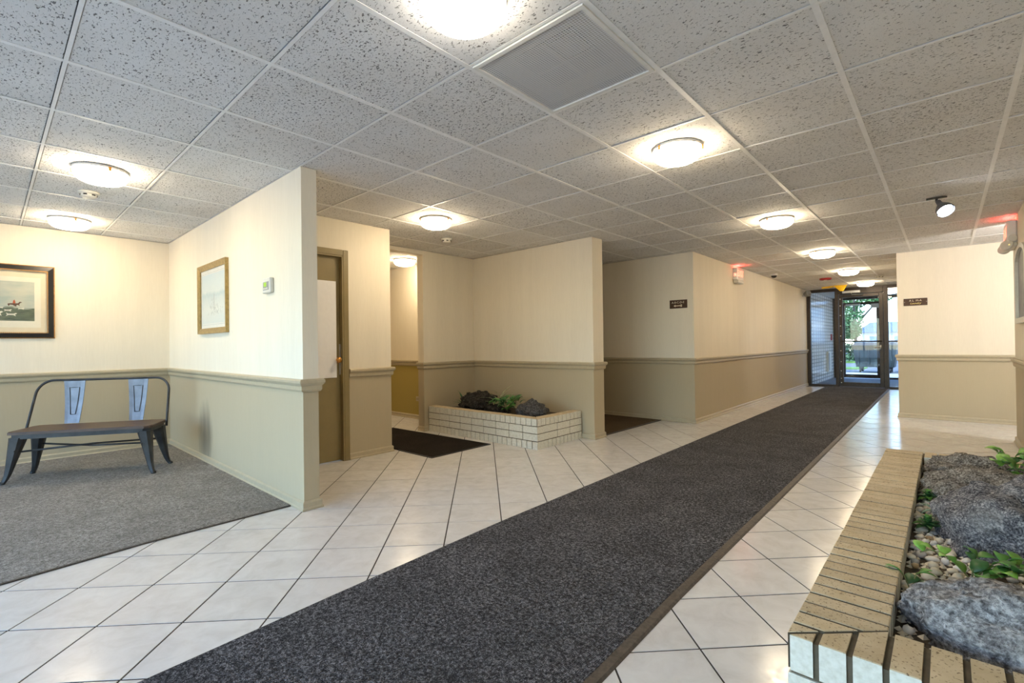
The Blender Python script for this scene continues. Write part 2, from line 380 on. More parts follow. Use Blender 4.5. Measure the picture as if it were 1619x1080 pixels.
# door wall with its opening
DY0, DY1, DZ = 1.62, 2.349, 2.0
WALLS.append((XD-.12, XD, YP1, YD1))
mb = MB().box(XD-.12, XD, YP1, DY0, 0, H).box(XD-.12, XD, DY1, YD1, 0, H).box(XD-.12, XD, DY0, DY1, DZ, H)
struct('wall_door', mb, M['wall'], 'wall around the olive door behind the partition', 'wall')
wall('wall_passage', -7.3, XD-.12, YD1-.12, YD1, 'side wall of the narrow passage beside the olive door')
WALLS.append((XO-.12, XO, YO0, YB0))
mb = MB().box(XO-.12, XO, YO0, YB0, 0, H).box(XO-.12, XO, YD1, YO0, 2.30, H)
struct('wall_opening', mb, M['wall'], 'short wall with doorway header left of the brick planter', 'wall')
wall('wall_back_room', -7.3, XO-.12, 4.42, 4.54, 'yellow-lit far wall seen through the narrow doorway', m='olive_wall')
wall('wall_back_room_end', -7.42, -7.3, YD1-.12, YC+.12, 'end wall closing off the left side rooms')
wall('wall_planter', -7.3, XB, YB0, YB1, 'wall directly behind the small brick planter')
wall('wall_corridor_end', -7.3, XC, YC, YC+.12, 'return wall carrying the brown sign with ivory letters')
wall('wall_corridor', XC-.12, XC, YC+.12, YS, 'long left corridor wall under the red exit sign')
wall('wall_far', XF, 4.0, YF, YF+.12, 'pale pink-lit wall facing the lobby right of the glass door')
wall('wall_corridor_right', XF, XF+.12, YF+.12, YS, 'right corridor wall hidden past the pale wall corner')
wall('wall_near', XN, XN+.12, YR, YN, 'near right wall behind the rock planter')
wall('wall_side_room', 4.0, 4.12, 4.0, YF+.12, 'end wall of the side room at right')
wall('wall_side_room_back', XN+.12, 4.12, 3.88, 4.0, 'back wall of the side room at right')
# rear wall with a big window band (behind the camera: where the daylight comes from)
mb = MB().box(XL-.12, XN+.12, YR-.12, YR, 0, .12).box(XL-.12, XN+.12, YR-.12, YR, 2.28, H).box(XL-.12, -6.6, YR-.12, YR, .12, 2.28).box(.3, XN+.12, YR-.12, YR, .12, 2.28)
struct('wall_rear', mb, M['wall'], 'entrance wall around the tall lobby windows', 'wall')
w = empty('window_1', (0, YR-.06, 0), 'wide dark-framed lobby window letting in daylight', 'window', kind='structure')
mb = MB()
for k in range(7):
    x = -6.6+6.9*k/6; mb.box(max(-6.6, x-.03), min(.3, x+.03), -.05, .05, .12, 2.28)
mb.box(-6.6, .3, -.05, .05, .12, .18); mb.box(-6.6, .3, -.05, .05, 2.22, 2.28); mb.box(-6.6, .3, -.04, .04, 1.0, 1.05)
mb.build('window_frame', M['bronze'], w)
for k in range(6):
    x = -6.6+6.9*k/6
    for z0, z1 in ((.18, 1.0), (1.05, 2.22)): MB().box(x+.03, x+1.12, -.006, .006, z0, z1).build('pane', M['glass'], w)

# vestibule shell
wall('wall_vestibule_left', -2.58, -2.46, YS+.02, YV, 'white glazed tile wall of the vestibule', m='vtile')
wall('wall_vestibule_right', .6, .72, YS, YV, 'right side wall of the vestibule', m='vtile')
# roof / ceiling slab with tiles
ceil = struct('ceiling', MB().box(-7.5, 4.2, YR-.2, YV, H+.05, H+.25), M['slab'], 'suspended ceiling of square white fissured tiles', 'ceiling')
struct('ceiling_vestibule', MB().box(-2.6, .72, YS+.08, YV, H-.003, H+.04), M['white'], 'plain white vestibule ceiling', 'ceiling')

def seg_hits(x, y, rects, shrink=.01):
    for x0, x1, y0, y1 in rects:
        x0 += shrink; x1 -= shrink; y0 += shrink; y1 -= shrink
        t0, t1 = 0.0, 1.0; ok = True
        for d, a, b in ((x, x0, x1), (y, y0, y1)):
            if abs(d) < 1e-9:
                if not (a <= 0 <= b): ok = False; break
            else:
                u, v = a/d, b/d
                if u > v: u, v = v, u
                t0 = max(t0, u); t1 = min(t1, v)
                if t0 > t1: ok = False; break
        if ok and t1 > t0 and t0 < .995: return True
    return False
ROOMS = [(XL, XN, YR, YP1), (XD, XN, YP1, YD1), (-7.3, XN, YD1, YB0), (-7.3, XN, YB0, YF), (XC, XF, YF, YS), (XN, 4.0, 4.0, YF)]
def in_rooms(x, y): return any(a <= x <= b and c <= y <= d for a, b, c, d in ROOMS)
def area_seen(pts, z):
    """projected area (px) of a flat piece if any of its sample points can be seen from the camera, else 0"""
    cx = sum(p[0] for p in pts)/len(pts); cy = sum(p[1] for p in pts)/len(pts)
    sam = [(cx, cy)]+[(cx+(p[0]-cx)*.9, cy+(p[1]-cy)*.9) for p in pts]; see = False
    for x, y in sam:
        q = project(x, y, z)
        if q and -5 < q[0] < 1624 and -5 < q[1] < 1085 and in_rooms(x, y) and not seg_hits(x, y, WALLS): see = True; break
    if not see: return 0
    Q = [project(x, y, z) for x, y in pts]
    if any(q is None for q in Q): return 1e6
    return abs(sum(Q[i][0]*Q[(i+1) % len(Q)][1]-Q[(i+1) % len(Q)][0]*Q[i][1] for i in range(len(Q))))/2

# ceiling tiles (0.6096 m grid) -------------------------------------------------
G = .6096; CX0 = -1.55941; CY0 = 1.4553
cells = []
for i in range(-8, 21):
    for j in range(-9, 11):
        x0 = CX0+j*G; y0 = CY0+i*G
        pts = [(x0, y0), (x0+G, y0), (x0+G, y0+G), (x0, y0+G)]
        if not any(in_rooms(px, py) for px, py in pts+[(x0+G/2, y0+G/2)]): continue
        cells.append((area_seen(pts, H), i, j, x0+G/2, y0+G/2))
cells.sort(reverse=True)
hw = G/2-.004
tile_meshes = []
for m_ in M['ceil']:
    tile_meshes.append(MB().rbox(-hw, hw, -hw+.006, hw-.006, 0, .018, .002).mesh('ceiling_tile', [m_]))
rest = MB(); VENT = (0, 0); n_t = 0
for a, i, j, x, y in cells:
    if (i, j) == VENT or y > YS-.2 and a == 0: continue
    dz = random.uniform(0, .003)
    if a > 0 and n_t < 296:
        n_t += 1
        o = link('ceiling_tile', tile_meshes[random.choices((0, 1, 2, 3), (5, 3, 3, 3))[0]], ceil); o.location = (x, y, H+.004+dz)
        o.rotation_euler = (random.uniform(-.003, .003), random.uniform(-.003, .003), 0)
    else: rest.box(x-hw, x+hw, y-hw, y+hw, H+.004, H+.02)
tag(rest.build('ceiling_tiles_unseen', M['ceil'][0], ceil, fix=False), kind='stuff')
# tee bars of the grid: one bar per line; short cross bars joined per line
for j in range(-9, 11):
    x = CX0+j*G
    if x < -7.3 or x > 4: continue
    MB().box(x-.012, x+.012, YR, YS, H+.0015, H+.0045).box(x-.002, x+.002, YR, YS, H+.0045, H+.03).build('main_tee', M['tee'], ceil, fix=False)
for i in range(-8, 21):
    y = CY0+i*G
    if y < YR or y > YS: continue
    MB().box(-7.3, 4, y-.0075, y+.0075, H+.0022, H+.0045).box(-7.3, 4, y-.002, y+.002, H+.0045, H+.03).build('cross_tee', M['tee'], ceil, fix=False)

# floor tiles --------------------------------------------------------------------
TS, TA, TOA, TOB = .33431, .79808, -1.90248, 2.36329
ta = (math.cos(TA), math.sin(TA)); tb = (-math.sin(TA), math.cos(TA))
flo = struct('floor', MB().box(-7.5, 4.2, YR-.2, YS+.1, -.08, -.0022), M['grout'], 'lobby floor of diagonal white square tiles with dark joints', 'floor')
COVER = [(-2.0, -.92, -1, 13.4), (XL, -3.42, YR, YP0), (-7.3, -3.06, YB1, YC), (-5.0, -3.2, 3.9, YB0), (-.31, XN, 1.46, 4.35), (-4.5, -3.8, 3.0, 3.72)]
ft = []
for p in range(-40, 45):
    for q in range(-40, 60):
        a0 = TOA+p*TS; b0 = TOB+q*TS
        pts = [((a0+da)*ta[0]+(b0+db)*tb[0], (a0+da)*ta[1]+(b0+db)*tb[1]) for da, db in ((0, 0), (TS, 0), (TS, TS), (0, TS))]
        if not any(in_rooms(*c) for c in pts): continue
        if any(all(x0 < c[0] < x1 and y0 < c[1] < y1 for c in pts) for x0, x1, y0, y1 in COVER): continue
        if any(c[1] > YS for c in pts): continue
        ft.append((area_seen(pts, 0), sum(c[0] for c in pts)/4, sum(c[1] for c in pts)/4))
ft.sort(reverse=True)
g = TS/2-.0036
tmesh = MB().rbox(-g, g, -g, g, -.012, 0, .0006).mesh('floor_tile', [M['tile']])
rest = MB()
for k, (a, x, y) in enumerate(ft):
    if k < 300 and a > 0:
        o = link('floor_tile', tmesh, flo); o.location = (x, y, -random.uniform(0, .0006)); o.rotation_euler = (0, 0, TA)
    else:
        c = [(x+(u*ta[0]+v*tb[0]), y+(u*ta[1]+v*tb[1])) for u, v in ((-g, -g), (g, -g), (g, g), (-g, g))]
        rest.prism(c, -.012, -.0003)
tag(rest.build('floor_tiles_far', M['tile'], flo, fix=False), kind='stuff')
struct('floor_vestibule', MB().box(-2.6, .72, YS+.1, YV, -.08, -.002), M['slate_floor'], 'blue-grey matted vestibule floor between the glass doors', 'floor')

# trims: chair rail and baseboard along each wall run -----------------------------------
RAIL = [(0, .806), (.010, .806), (.018, .820), (.018, .846), (.027, .856), (.034, .868), (.034, .884), (.026, .893), (0, .893)]
BASE = [(0, 0), (.020, 0), (.020, .012), (.013, .020), (.013, .050), (.006, .060), (0, .062)]
def run(mb, a, b, n, prof, e0=0, e1=0):
    a = Vector(a); b = Vector(b); d = (b-a).normalized(); n = Vector(n)
    r0 = [(a.x+n.x*p-d.x*p*e0, a.y+n.y*p-d.y*p*e0, z) for p, z in prof]; r1 = [(b.x+n.x*p+d.x*p*e1, b.y+n.y*p+d.y*p*e1, z) for p, z in prof]
    mb.loft([r0, r1], 0, True, False)
RUNS = [
 ('left', 'the alcove back wall behind the bench', [((XL, YR), (XL, YP0), (1, 0), 0, -1)]),
 ('partition', 'the partition beside the bench', [((XL, YP0), (XP_END, YP0), (0, -1), -1, 1), ((XP_END, YP0), (XP_END, YP1), (1, 0), 1, 1), ((XP_END, YP1), (XD, YP1), (0, 1), 1, -1)]),
 ('door', 'the wall right of the olive door', [((XD, 2.405), (XD, YD1), (1, 0), 0, 1), ((XD, YD1), (XO, YD1), (0, 1), 1, 0)]),
 ('planter', 'the walls around the small planter', [((XO-.12, YO0), (XO, YO0), (0, -1), 0, 1), ((XO, YO0), (XO, YB0), (1, 0), 1, -1), ((XO, YB0), (XB, YB0), (0, -1), -1, 1), ((XB, YB0), (XB, YB1), (1, 0), 1, 1), ((XB, YB1), (-7.3, YB1), (0, 1), 1, 0)]),
 ('back_room', 'the yellow-lit wall through the doorway', [((-7.3, 4.42), (XO-.12, 4.42), (0, -1), 0, 0)]),
 ('corridor', 'the long left corridor wall and its corner', [((-7.3, YC), (XC, YC), (0, -1), 0, 1), ((XC, YC), (XC, YS-.05), (1, 0), 1, 0)]),
 ('far', 'the pale far right wall', [((4.0, YF), (XF, YF), (0, -1), 0, 1), ((XF, YF), (XF, YS-.05), (-1, 0), 1, 0)]),
 ('near', 'the near right wall by the rock planter', [((XN, YR), (XN, YN), (-1, 0), 0, 1), ((XN, YN), (XN+.12, YN), (0, 1), 1, 0)]),
]
for k, (nm, desc, rr) in enumerate(RUNS):
    mb = MB(); mb2 = MB()
    for a, b, n, e0, e1 in rr:
        run(mb, a, b, n, RAIL, e0, e1)
        run(mb2, a, b, n, BASE, e0, e1)
    struct('trim_%d' % (k+1), mb, M['trim'], 'tan chair rail along '+desc, 'chair rail')
    struct('baseboard_'+nm, mb2, M['trim'], 'tan baseboard along '+desc, 'baseboard')

# ------------------------------------------------------------------ storefronts
def storefront(name, y, label, posts, top, kick, mid, zt, mat):
    w = empty(name, (0, y, 0), label, 'window', kind='structure')
    for x0, x1 in posts: MB().rbox(x0, x1, -.055, .055, 0, zt, .004).build('post', mat, w)
    for k in range(len(posts)-1):
        a, b = posts[k][1], posts[k+1][0]
        if k in top: MB().rbox(a, b, -.05, .05, zt-.07, zt, .004).build('head_rail', mat, w)
        if k in kick: MB().rbox(a, b, -.05, .05, 0, .045, .004).build('sill_rail', mat, w)
        if k in mid: MB().rbox(a, b, -.02, .02, 1.055, 1.085, .003).build('mid_rail', mat, w)
        if k in kick: MB().box(a-.003, b+.003, -.005, .005, .04, zt-.06).build('pane', M['glass_tint'], w)
    return w
sf = storefront('window_2', YS, 'dark bronze framed storefront with side panes around the inner glass door',
           [(-2.54, -2.46), (-1.955, -1.885), (-1.035, -.95), (-.56, -.506)], (0, 1, 2), (0, 2), (2,), H, M['bronze'])
MB().rbox(-1.885, -1.035, -.05, .05, 2.20, 2.29, .004).build('transom_bar', M['bronze'], sf)
def glass_door(name, y, x0, x1, z1, label, bolts=True, bar=True):
    d = empty(name, (0, y, 0), label, 'door', kind='structure'); s = .075
    MB().rbox(x0, x0+s, -.024, .024, .012, z1, .004).build('stile', M['bronze'], d); MB().rbox(x1-s, x1, -.024, .024, .012, z1, .004).build('stile', M['bronze'], d)
    MB().rbox(x0+s, x1-s, -.024, .024, .012, .115, .004).build('bottom_rail', M['bronze'], d); MB().rbox(x0+s, x1-s, -.024, .024, z1-.075, z1, .004).build('top_rail', M['bronze'], d)
    MB().box(x0+s-.004, x1-s+.004, -.004, .004, .11, z1-.07).build('pane', M['glass_tint'], d)
    if bar:
        h = MB().tube([(x0+.03, -.024, 1.09), (x0+.03, -.075, 1.09), (x1-.04, -.075, 1.075), (x1-.04, -.024, 1.075)], .014, 8).build('push_bar', M['bronze'], d)
        MB().tube([(x1-.17, -.085, .925), (x1-.06, -.07, .945)], .012, 8).tube([(x1-.05, -.085, .90), (x1-.05, -.07, .99)], .016, 8).build('lever_handle', M['silver'], d)
    if bolts:
        for z in (.10, .20, .38, .60, .86, 1.09, 1.21, 1.45, 1.70, 1.93, 2.09):
            MB().lathe([(.012, 0), (.012, .006), (.006, .009)], 10).build('hinge_bolt', M['bolt'], d).matrix_local = Matrix.Translation((x0+.03, -.026, z)) @ Matrix.Rotation(PI/2, 4, 'X')
    return d
dr = glass_door('door_2', YS, -1.880, -1.040, 2.195, 'bronze framed inner glass door at the corridor end')
MB().rbox(-1.80, -1.45, -.095, -.03, 2.215, 2.275, .006).build('door_closer', M['silver'], dr)
MB().tube([(-1.62, -.09, 2.21), (-1.60, -.18, 2.17), (-1.40, -.06, 2.165)], .010, 8).build('closer_arm', M['silver'], dr)
sf2 = storefront('window_3', YV, 'dark bronze framed outer storefront of the vestibule',
           [(-2.46, -2.40), (-2.30, -2.26), (-1.36, -1.26), (-.3, -.24), (.54, .6)], (0, 1, 2, 3), (2, 3), (2, 3), H, M['bronze'])
MB().rbox(-2.40, -2.30, -.08, .06, 0, H-.07, .003).build('tan_infill', M['trim'], sf2)
d3 = glass_door('door_3', YV, -2.255, -1.365, 2.20, 'outer glass door seen through the inner one', bolts=False, bar=False)
MB().rbox(-2.15, -1.8, -.09, -.03, 2.10, 2.16, .006).build('door_closer', M['silver'], d3)
MB().rbox(-1.56, -1.37, -.05, -.03, 2.02, 2.14, .003).build('notice_plate', M['offwhite'], d3)
o = MB().rbox(-.025, 0, -.06, .06, -.09, .09, .006).build('fire_pull_box', M['red'], None, (-2.42, 16.5, 1.2)); o.location.x = -2.433
tag(o, 'small red fire pull box on the white tiled vestibule wall', 'alarm box')
r_ = empty('wall_heater', (-2.46, 15.95, 0), 'narrow grey vent grille low on the white tiled vestibule wall', 'heater')
MB().rbox(0, .05, -.22, .22, .24, .80, .006).build('casing', M['offwhite'], r_); MB().rbox(.05, .056, -.19, -.02, .28, .76, .002).build('grille', M['duct'], r_)

# ------------------------------------------------------------------ olive door in the side wall
d1 = empty('door_1', (XD, 0, 0), 'plain olive door with white board on it behind the partition', 'door', kind='structure')
MB().rbox(-.075, -.035, DY0+.03, DY1-.012, .008, DZ-.012, .002).build('door_leaf', M['olive'], d1)
fr_ = MB()
fr_.box(-.12, .012, DY1-.012, DY1, 0, DZ).box(-.12, .012, DY0, DY0+.03, 0, DZ).box(-.12, .012, DY0, DY1, DZ-.012, DZ)
fr_.build('jamb', M['olive'], d1)
MB().rbox(0, .016, DY1, DY1+.055, 0, DZ+.057, .004).build('casing', M['olive'], d1); MB().rbox(0, .016, DY0-.055, DY0, 0, DZ+.057, .004).build('casing', M['olive'], d1)
MB().rbox(0, .016, DY0, DY1, DZ, DZ+.057, .004).build('casing', M['olive'], d1)
k_ = MB().lathe([(.030, 0), (.030, .006), (.012, .012), (.012, .035), (.024, .042), (.029, .055), (.024, .068), (.008, .073)], 20).build('knob', M['brass'], d1)
k_.matrix_local = Matrix.Translation((-.035, 2.295, .985)) @ Matrix.Rotation(PI/2, 4, 'Y')
MB().rbox(-.036, -.028, 2.322, 2.338, .84, 1.14, .002).build('latch_guard', M['silver'], d1)
MB().rbox(-.034, -.028, 2.345-.03, 2.345-.02, .99, .995, .001).build('latch', M['brass'], d1)
o = MB().rbox(0, .012, 0, .60, 0, .935, .002).build('white_board', M['paper'], None, (XD-.034, 1.692, .814))
tag(o, 'blank white board sheet fixed to the olive door', 'board')

# ------------------------------------------------------------------ ceiling lamps
def make_lamp(mat):
    base = MB().lathe([(.150, 0), (.154, -.004), (.154, -.014), (.148, -.018)], 40).mesh('base_ring', [M['white']])
    prof = [(.150, -.016)]+[(.151*math.cos(a)**.55, -.026-.066*math.sin(a)) for a in [k*PI/2/9 for k in range(9)]]+[(.01, -.092)]
    dome = MB().lathe(prof, 40).mesh('glass_dome', [mat])
    clip = MB().rbox(-.008, .008, .147, .159, -.036, -.008, .002).mesh('clip', [M['brass']])
    for m_ in (base, dome): m_.polygons.foreach_set('use_smooth', [True]*len(m_.polygons))
    return base, dome, clip
LM = {k: make_lamp(M[k]) for k in ('lamp', 'lamp_near')}
def lamp(x, y, label, kind='lamp', clips=3, rz=.4):
    b, d, c = LM[kind]
    e = empty('ceiling_lamp', (x, y, H+.0015), label, 'ceiling light', 'round flush ceiling lights', rz)
    link('base_ring', b, e); link('glass_dome', d, e)
    for k in range(clips):
        o = link('clip', c, e); o.rotation_euler = (0, 0, k*2*PI/3+.3)
    return e
lx = CX0+G/2
lamp(lx, CY0-G/2, 'large bright ceiling light cut by the top edge beside the square vent', 'lamp_near')
for k, lab in enumerate(['round ceiling light over the runner just past the square vent', 'round ceiling light above the runner, second beyond the vent',
                         'round ceiling light nearest to the red exit sign', 'small round ceiling light, second from the glass door', 'farthest round ceiling light right above the glass door']):
    lamp(lx, CY0+G*2.5+k*4*G, lab)
lamp(lx-5*G, CY0-1.5*G, 'round ceiling light above the bench alcove carpet')
lamp(lx-8*G, CY0-1.5*G, 'round ceiling light close to the alcove back wall')
lamp(lx-4*G, CY0+2.5*G, 'round ceiling light in front of the narrow doorway')
lamp(-5.74, 4.05, 'round light glowing inside the narrow doorway')
e = empty('pendant_lamp', (1.30, 7.11, H), 'cool white pendant globe just inside the right side room', 'ceiling light')
MB().lathe([(.05, .002), (.05, -.015), (.01, -.02)], 20).build('ceiling_rose', M['white'], e); MB().tube([(0, 0, -.02), (0, 0, -.22)], .006, 8).build('cord', M['white'], e)
o = MB().lathe([(.001, -.36), (.028, -.354), (.05, -.339), (.066, -.311), (.07, -.29), (.066, -.269), (.05, -.241), (.028, -.226), (.010, -.22)], 24).build('globe', M['globe'], e); smooth_angle(o, 60)
lamp(-1.0, 15.2, 'round light on the vestibule ceiling').location.z = H-.003

# square vent in the ceiling grid ---------------------------------------------------
vx, vy = CX0+G/2, CY0+G/2
v_ = empty('ceiling_vent', (vx, vy, H), 'square perforated air vent set in the ceiling grid', 'vent')
h = G/2-.013
mb = MB()
for a, b, c, d in ((-h, h, -h, -h+.018), (-h, h, h-.018, h), (-h, -h+.018, -h+.018, h-.018), (h-.018, h, -h+.018, h-.018)): mb.box(a, b, c, d, -.004, .012)
mb.build('frame', M['white'], v_)
MB().box(-h+.016, h-.016, -h+.016, h-.016, .002, .0035).build('perforated_face', M['perf'], v_)
mb = MB(); q = h-.01
mb.box(-q, q, -q, q, .046, .050)
mb.build('backing', M['duct_light'], v_)
mb = MB().box(-.16, .16, -.16, .16, .040, .046); mb.build('duct_plate', M['duct'], v_)
mb = MB().box(-.012, .012, -.16, .16, .030, .040).box(-.16, .16, -.008, .008, .030, .040).box(.04, .15, -.15, -.02, .030, .036); mb.build('damper', M['duct_light'], v_)

# smoke detectors, dome camera, strobe etc -----------------------------------------
def smoke(x, y, label):
    e = empty('smoke_detector', (x, y, H+.002), label, 'smoke detector', 'ceiling smoke detectors')
    MB().lathe([(.066, 0), (.066, -.012), (.058, -.018)], 24).build('base', M['offwhite'], e)
    MB().lathe([(.050, -.017), (.050, -.034), (.040, -.044), (.012, -.048)], 24).build('sensor_head', M['offwhite'], e)
    for k in range(6):
        a = k*PI/3; MB().rbox(-.012, .012, .046, .053, -.033, -.022, .001).build('slot', M['black'], e).rotation_euler = (0, 0, a)
smoke(-4.963, .548, 'smoke detector between the two alcove ceiling lights')
smoke(-4.288, 3.615, 'smoke detector above the small brick planter')
smoke(-.925, 11.66, 'smoke detector between the last two corridor lights')
e = empty('dome_camera', (-2.33, 9.80, H+.002), 'white dome camera on the corridor ceiling past the exit sign', 'camera')
MB().lathe([(.055, 0), (.06, -.02), (.055, -.035)], 24).build('housing', M['white'], e)
o = MB().lathe([(.05, -.035), (.045, -.055), (.03, -.07), (.005, -.077)], 24).build('dome', M['black'], e); smooth_angle(o)
e = empty('alarm_strobe', (-1.76, 11.3, H+.002), 'dark red alarm sounder on the ceiling near the glass door', 'alarm')
MB().lathe([(.10, 0), (.105, -.02), (.09, -.035)], 28).build('body', M['red'], e); MB().lathe([(.03, -.034), (.028, -.05), (.01, -.055)], 16).build('lens', M['white'], e)
# yellow folded sign hanging over the door
e = empty('hanging_yellow_sign', (-1.92, 12.9, 0), 'folded yellow sign hanging from the ceiling by the glass door', 'sign')
MB().add([(-.16, 0, 2.29), (.06, 0, 2.31), (.06, .02, 2.31), (-.16, .02, 2.29), (-.17, 0, 2.335), (.06, 0, 2.345), (.06, .02, 2.345), (-.17, .02, 2.335)],
         [(0, 1, 5, 4), (1, 2, 6, 5), (2, 3, 7, 6), (3, 0, 4, 7), (4, 5, 6, 7), (3, 2, 1, 0)]).build('arm', M['yellow'], e)
MB().add([(.06, -.02, 2.345), (.32, -.02, 2.338), (.26, -.13, 2.20), (.20, -.13, 2.20), (.06, -.008, 2.350), (.32, -.008, 2.343), (.265, -.118, 2.205), (.20, -.118, 2.205)],
         [(0, 1, 2, 3), (4, 7, 6, 5), (0, 4, 5, 1), (1, 5, 6, 2), (2, 6, 7, 3), (3, 7, 4, 0)]).build('flap', M['yellow'], e)
# wall-mounted emergency lamp near the storefront
e = empty('emergency_lamp', (XC, 13.25, 2.2), 'grey emergency lamp high on the corridor wall beside the storefront', 'emergency light')
MB().rbox(0, .03, -.06, .06, -.02, .08, .006).build('bracket', M['offwhite'], e)
o = MB().lathe([(.03, -.02), (.055, 0), (.075, .05), (.078, .10), (.06, .10), (.03, .06)], 20).build('reflector_head', M['duct'], e); smooth_angle(o)
o.matrix_local = Matrix.Translation((.06, 0, .02)) @ Matrix.Rotation(math.radians(75), 4, 'Y') @ Matrix.Rotation(math.radians(30), 4, 'X')

# text helper: flat lettering turned into thin meshes
def text(name, s, size, mat, parent, loc, rot, extrude=.0008, shear=0, sx=1):
    c = bpy.data.curves.new(name, 'FONT'); c.body = s; c.size = size; c.extrude = extrude; c.align_x = 'CENTER'; c.align_y = 'CENTER'; c.shear = shear
    tmp = bpy.data.objects.new(name, c); COL.objects.link(tmp); bpy.context.view_layer.update()
    me = bpy.data.meshes.new_from_object(tmp.evaluated_get(bpy.context.evaluated_depsgraph_get())); bpy.data.objects.remove(tmp)
    me.materials.clear(); me.materials.append(mat)
    o = link(name, me, parent); o.location = loc; o.rotation_euler = rot; o.scale = (sx, 1, 1); return o

# exit sign on the corridor wall
e = empty('exit_sign', (XC, 8.30, 2.06), 'white exit sign with red letters on the corridor wall', 'exit sign')
MB().rbox(0, .075, -.155, .155, .055, .25, .008).build('housing', M['white'], e)
MB().rbox(.01, .082, -.145, .145, 0, .055, .010).build('battery_box', M['offwhite'], e)
text('letters', 'EXIT', .15, M['red_led'], e, (.0765, 0, .155), (PI/2, 0, PI/2), .001)
MB().box(.02, .06, -.12, .12, .2495, .252).build('light_slot', M['red_slot'], e)
MB().box(.02, .055, -.1555, -.154, .11, .16).build('side_window', M['red_led'], e)
# combined exit sign / emergency light on the near right wall
e = empty('exit_sign', (XN, 7.10, 2.0), 'exit sign with emergency spot heads at the right image edge', 'exit sign')
MB().rbox(-.075, 0, -.16, .18, .07, .30, .012).build('housing', M['white'], e)
MB().rbox(-.07, 0, -.17, .19, .03, .072, .010).build('lamp_base', M['offwhite'], e)
text('letters', 'EXIT', .15, M['red_led'], e, (-.0765, .01, .185), (PI/2, 0, -PI/2), .001)
MB().box(-.066, -.03, -.10, .14, .2995, .302).build('light_slot', M['red_slot'], e)
for yy in (-.12, .165):
    o = MB().lathe([(.030, 0), (.052, .02), (.055, .045), (.048, .048)], 20).build('spot_head', M['offwhite'], e); o.matrix_local = Matrix.Translation((-.055, yy, .04)) @ Matrix.Rotation(-1.1, 4, 'Y') @ Matrix.Rotation(.9, 4, 'X')
o = MB().lathe([(.02, 0), (.034, .01), (.036, .02), (.03, .024), (.01, .022)], 20).build('speaker_disc', M['offwhite'], e); o.matrix_local = Matrix.Translation((-.035, -.158, .115)) @ Matrix.Rotation(PI/2, 4, 'X')
MB().lathe([(.006, 0), (.006, .006)], 10).build('status_led', M['amber_led'], e).matrix_local = Matrix.Translation((-.06, -.17, .05)) @ Matrix.Rotation(PI/2, 4, 'X')
# arched framed panel on the near right wall
e = empty('arched_wall_panel', (XN, 6.45, 1.62), 'arched cream-framed pane on the near right wall at the image edge', 'wall panel')
def arch(hw_, z0, z1, n=12):
    return [(-hw_, z0), (hw_, z0)]+[(hw_*math.cos(a), z1+hw_*.35*math.sin(a)) for a in [PI*k/n for k in range(n+1)]]
def arch_ring(mb, hw0, hw1, z0a, z1a, z0b, z1b, x0, x1):
    A = arch(hw0, z0a, z1a); B = arch(hw1, z0b, z1b); n = len(A)
    vs = [(x0, p[0], p[1]) for p in A]+[(x0, p[0], p[1]) for p in B]+[(x1, p[0], p[1]) for p in A]+[(x1, p[0], p[1]) for p in B]; fs = []
    for i in range(n):
        j = (i+1) % n; fs += [(i, j, n+j, n+i), (2*n+i, 3*n+i, 3*n+j, 2*n+j), (i, 2*n+i, 2*n+j, j), (n+i, n+j, 3*n+j, 3*n+i)]
    mb.add(vs, fs)
mb = MB(); arch_ring(mb, .42, .36, -.37, .22, -.32, .20, -.035, 0); mb.build('frame', M['offwhite'], e)
A = arch(.37, -.33, .20); n = len(A)
MB().add([(-.012, p[0], p[1]) for p in A]+[(-.004, p[0], p[1]) for p in A], [tuple(range(n)), tuple(range(2*n-1, n-1, -1))]+[(i, n+i, n+(i+1) % n, (i+1) % n) for i in range(n)]).build('pane', M['steel_pale'], e)
# flood lamp on the ceiling
e = empty('flood_lamp', (-.04, 5.62, H), 'cool white adjustable flood lamp clamped to the ceiling', 'spotlight')
MB().rbox(-.07, .07, -.018, .018, -.010, 0, .003).build('clamp_plate', M['black'], e)
MB().tube([(0, 0, -.01), (0, 0, -.035)], .010, 10).build('swivel', M['black'], e)
aim = Vector((.35, -.55, -.75)).normalized(); rot = Vector((0, 0, 1)).rotation_difference(aim).to_matrix().to_4x4()
TR = Matrix.Translation((.008, -.006, -.035)) @ rot
o = MB().lathe([(.018, 0), (.020, .02), (.022, .045), (.035, .065), (.055, .10), (.064, .128), (.064, .146), (.060, .146), (.060, .128)], 28).build('lamp_body', M['steel_pale'], e); o.matrix_local = TR; smooth_angle(o)
o = MB().lathe([(.0585, .120), (.057, .126), (.045, .131), (.01, .134)], 28).build('lens', M['flood'], e); o.matrix_local = TR; smooth_angle(o, 60)

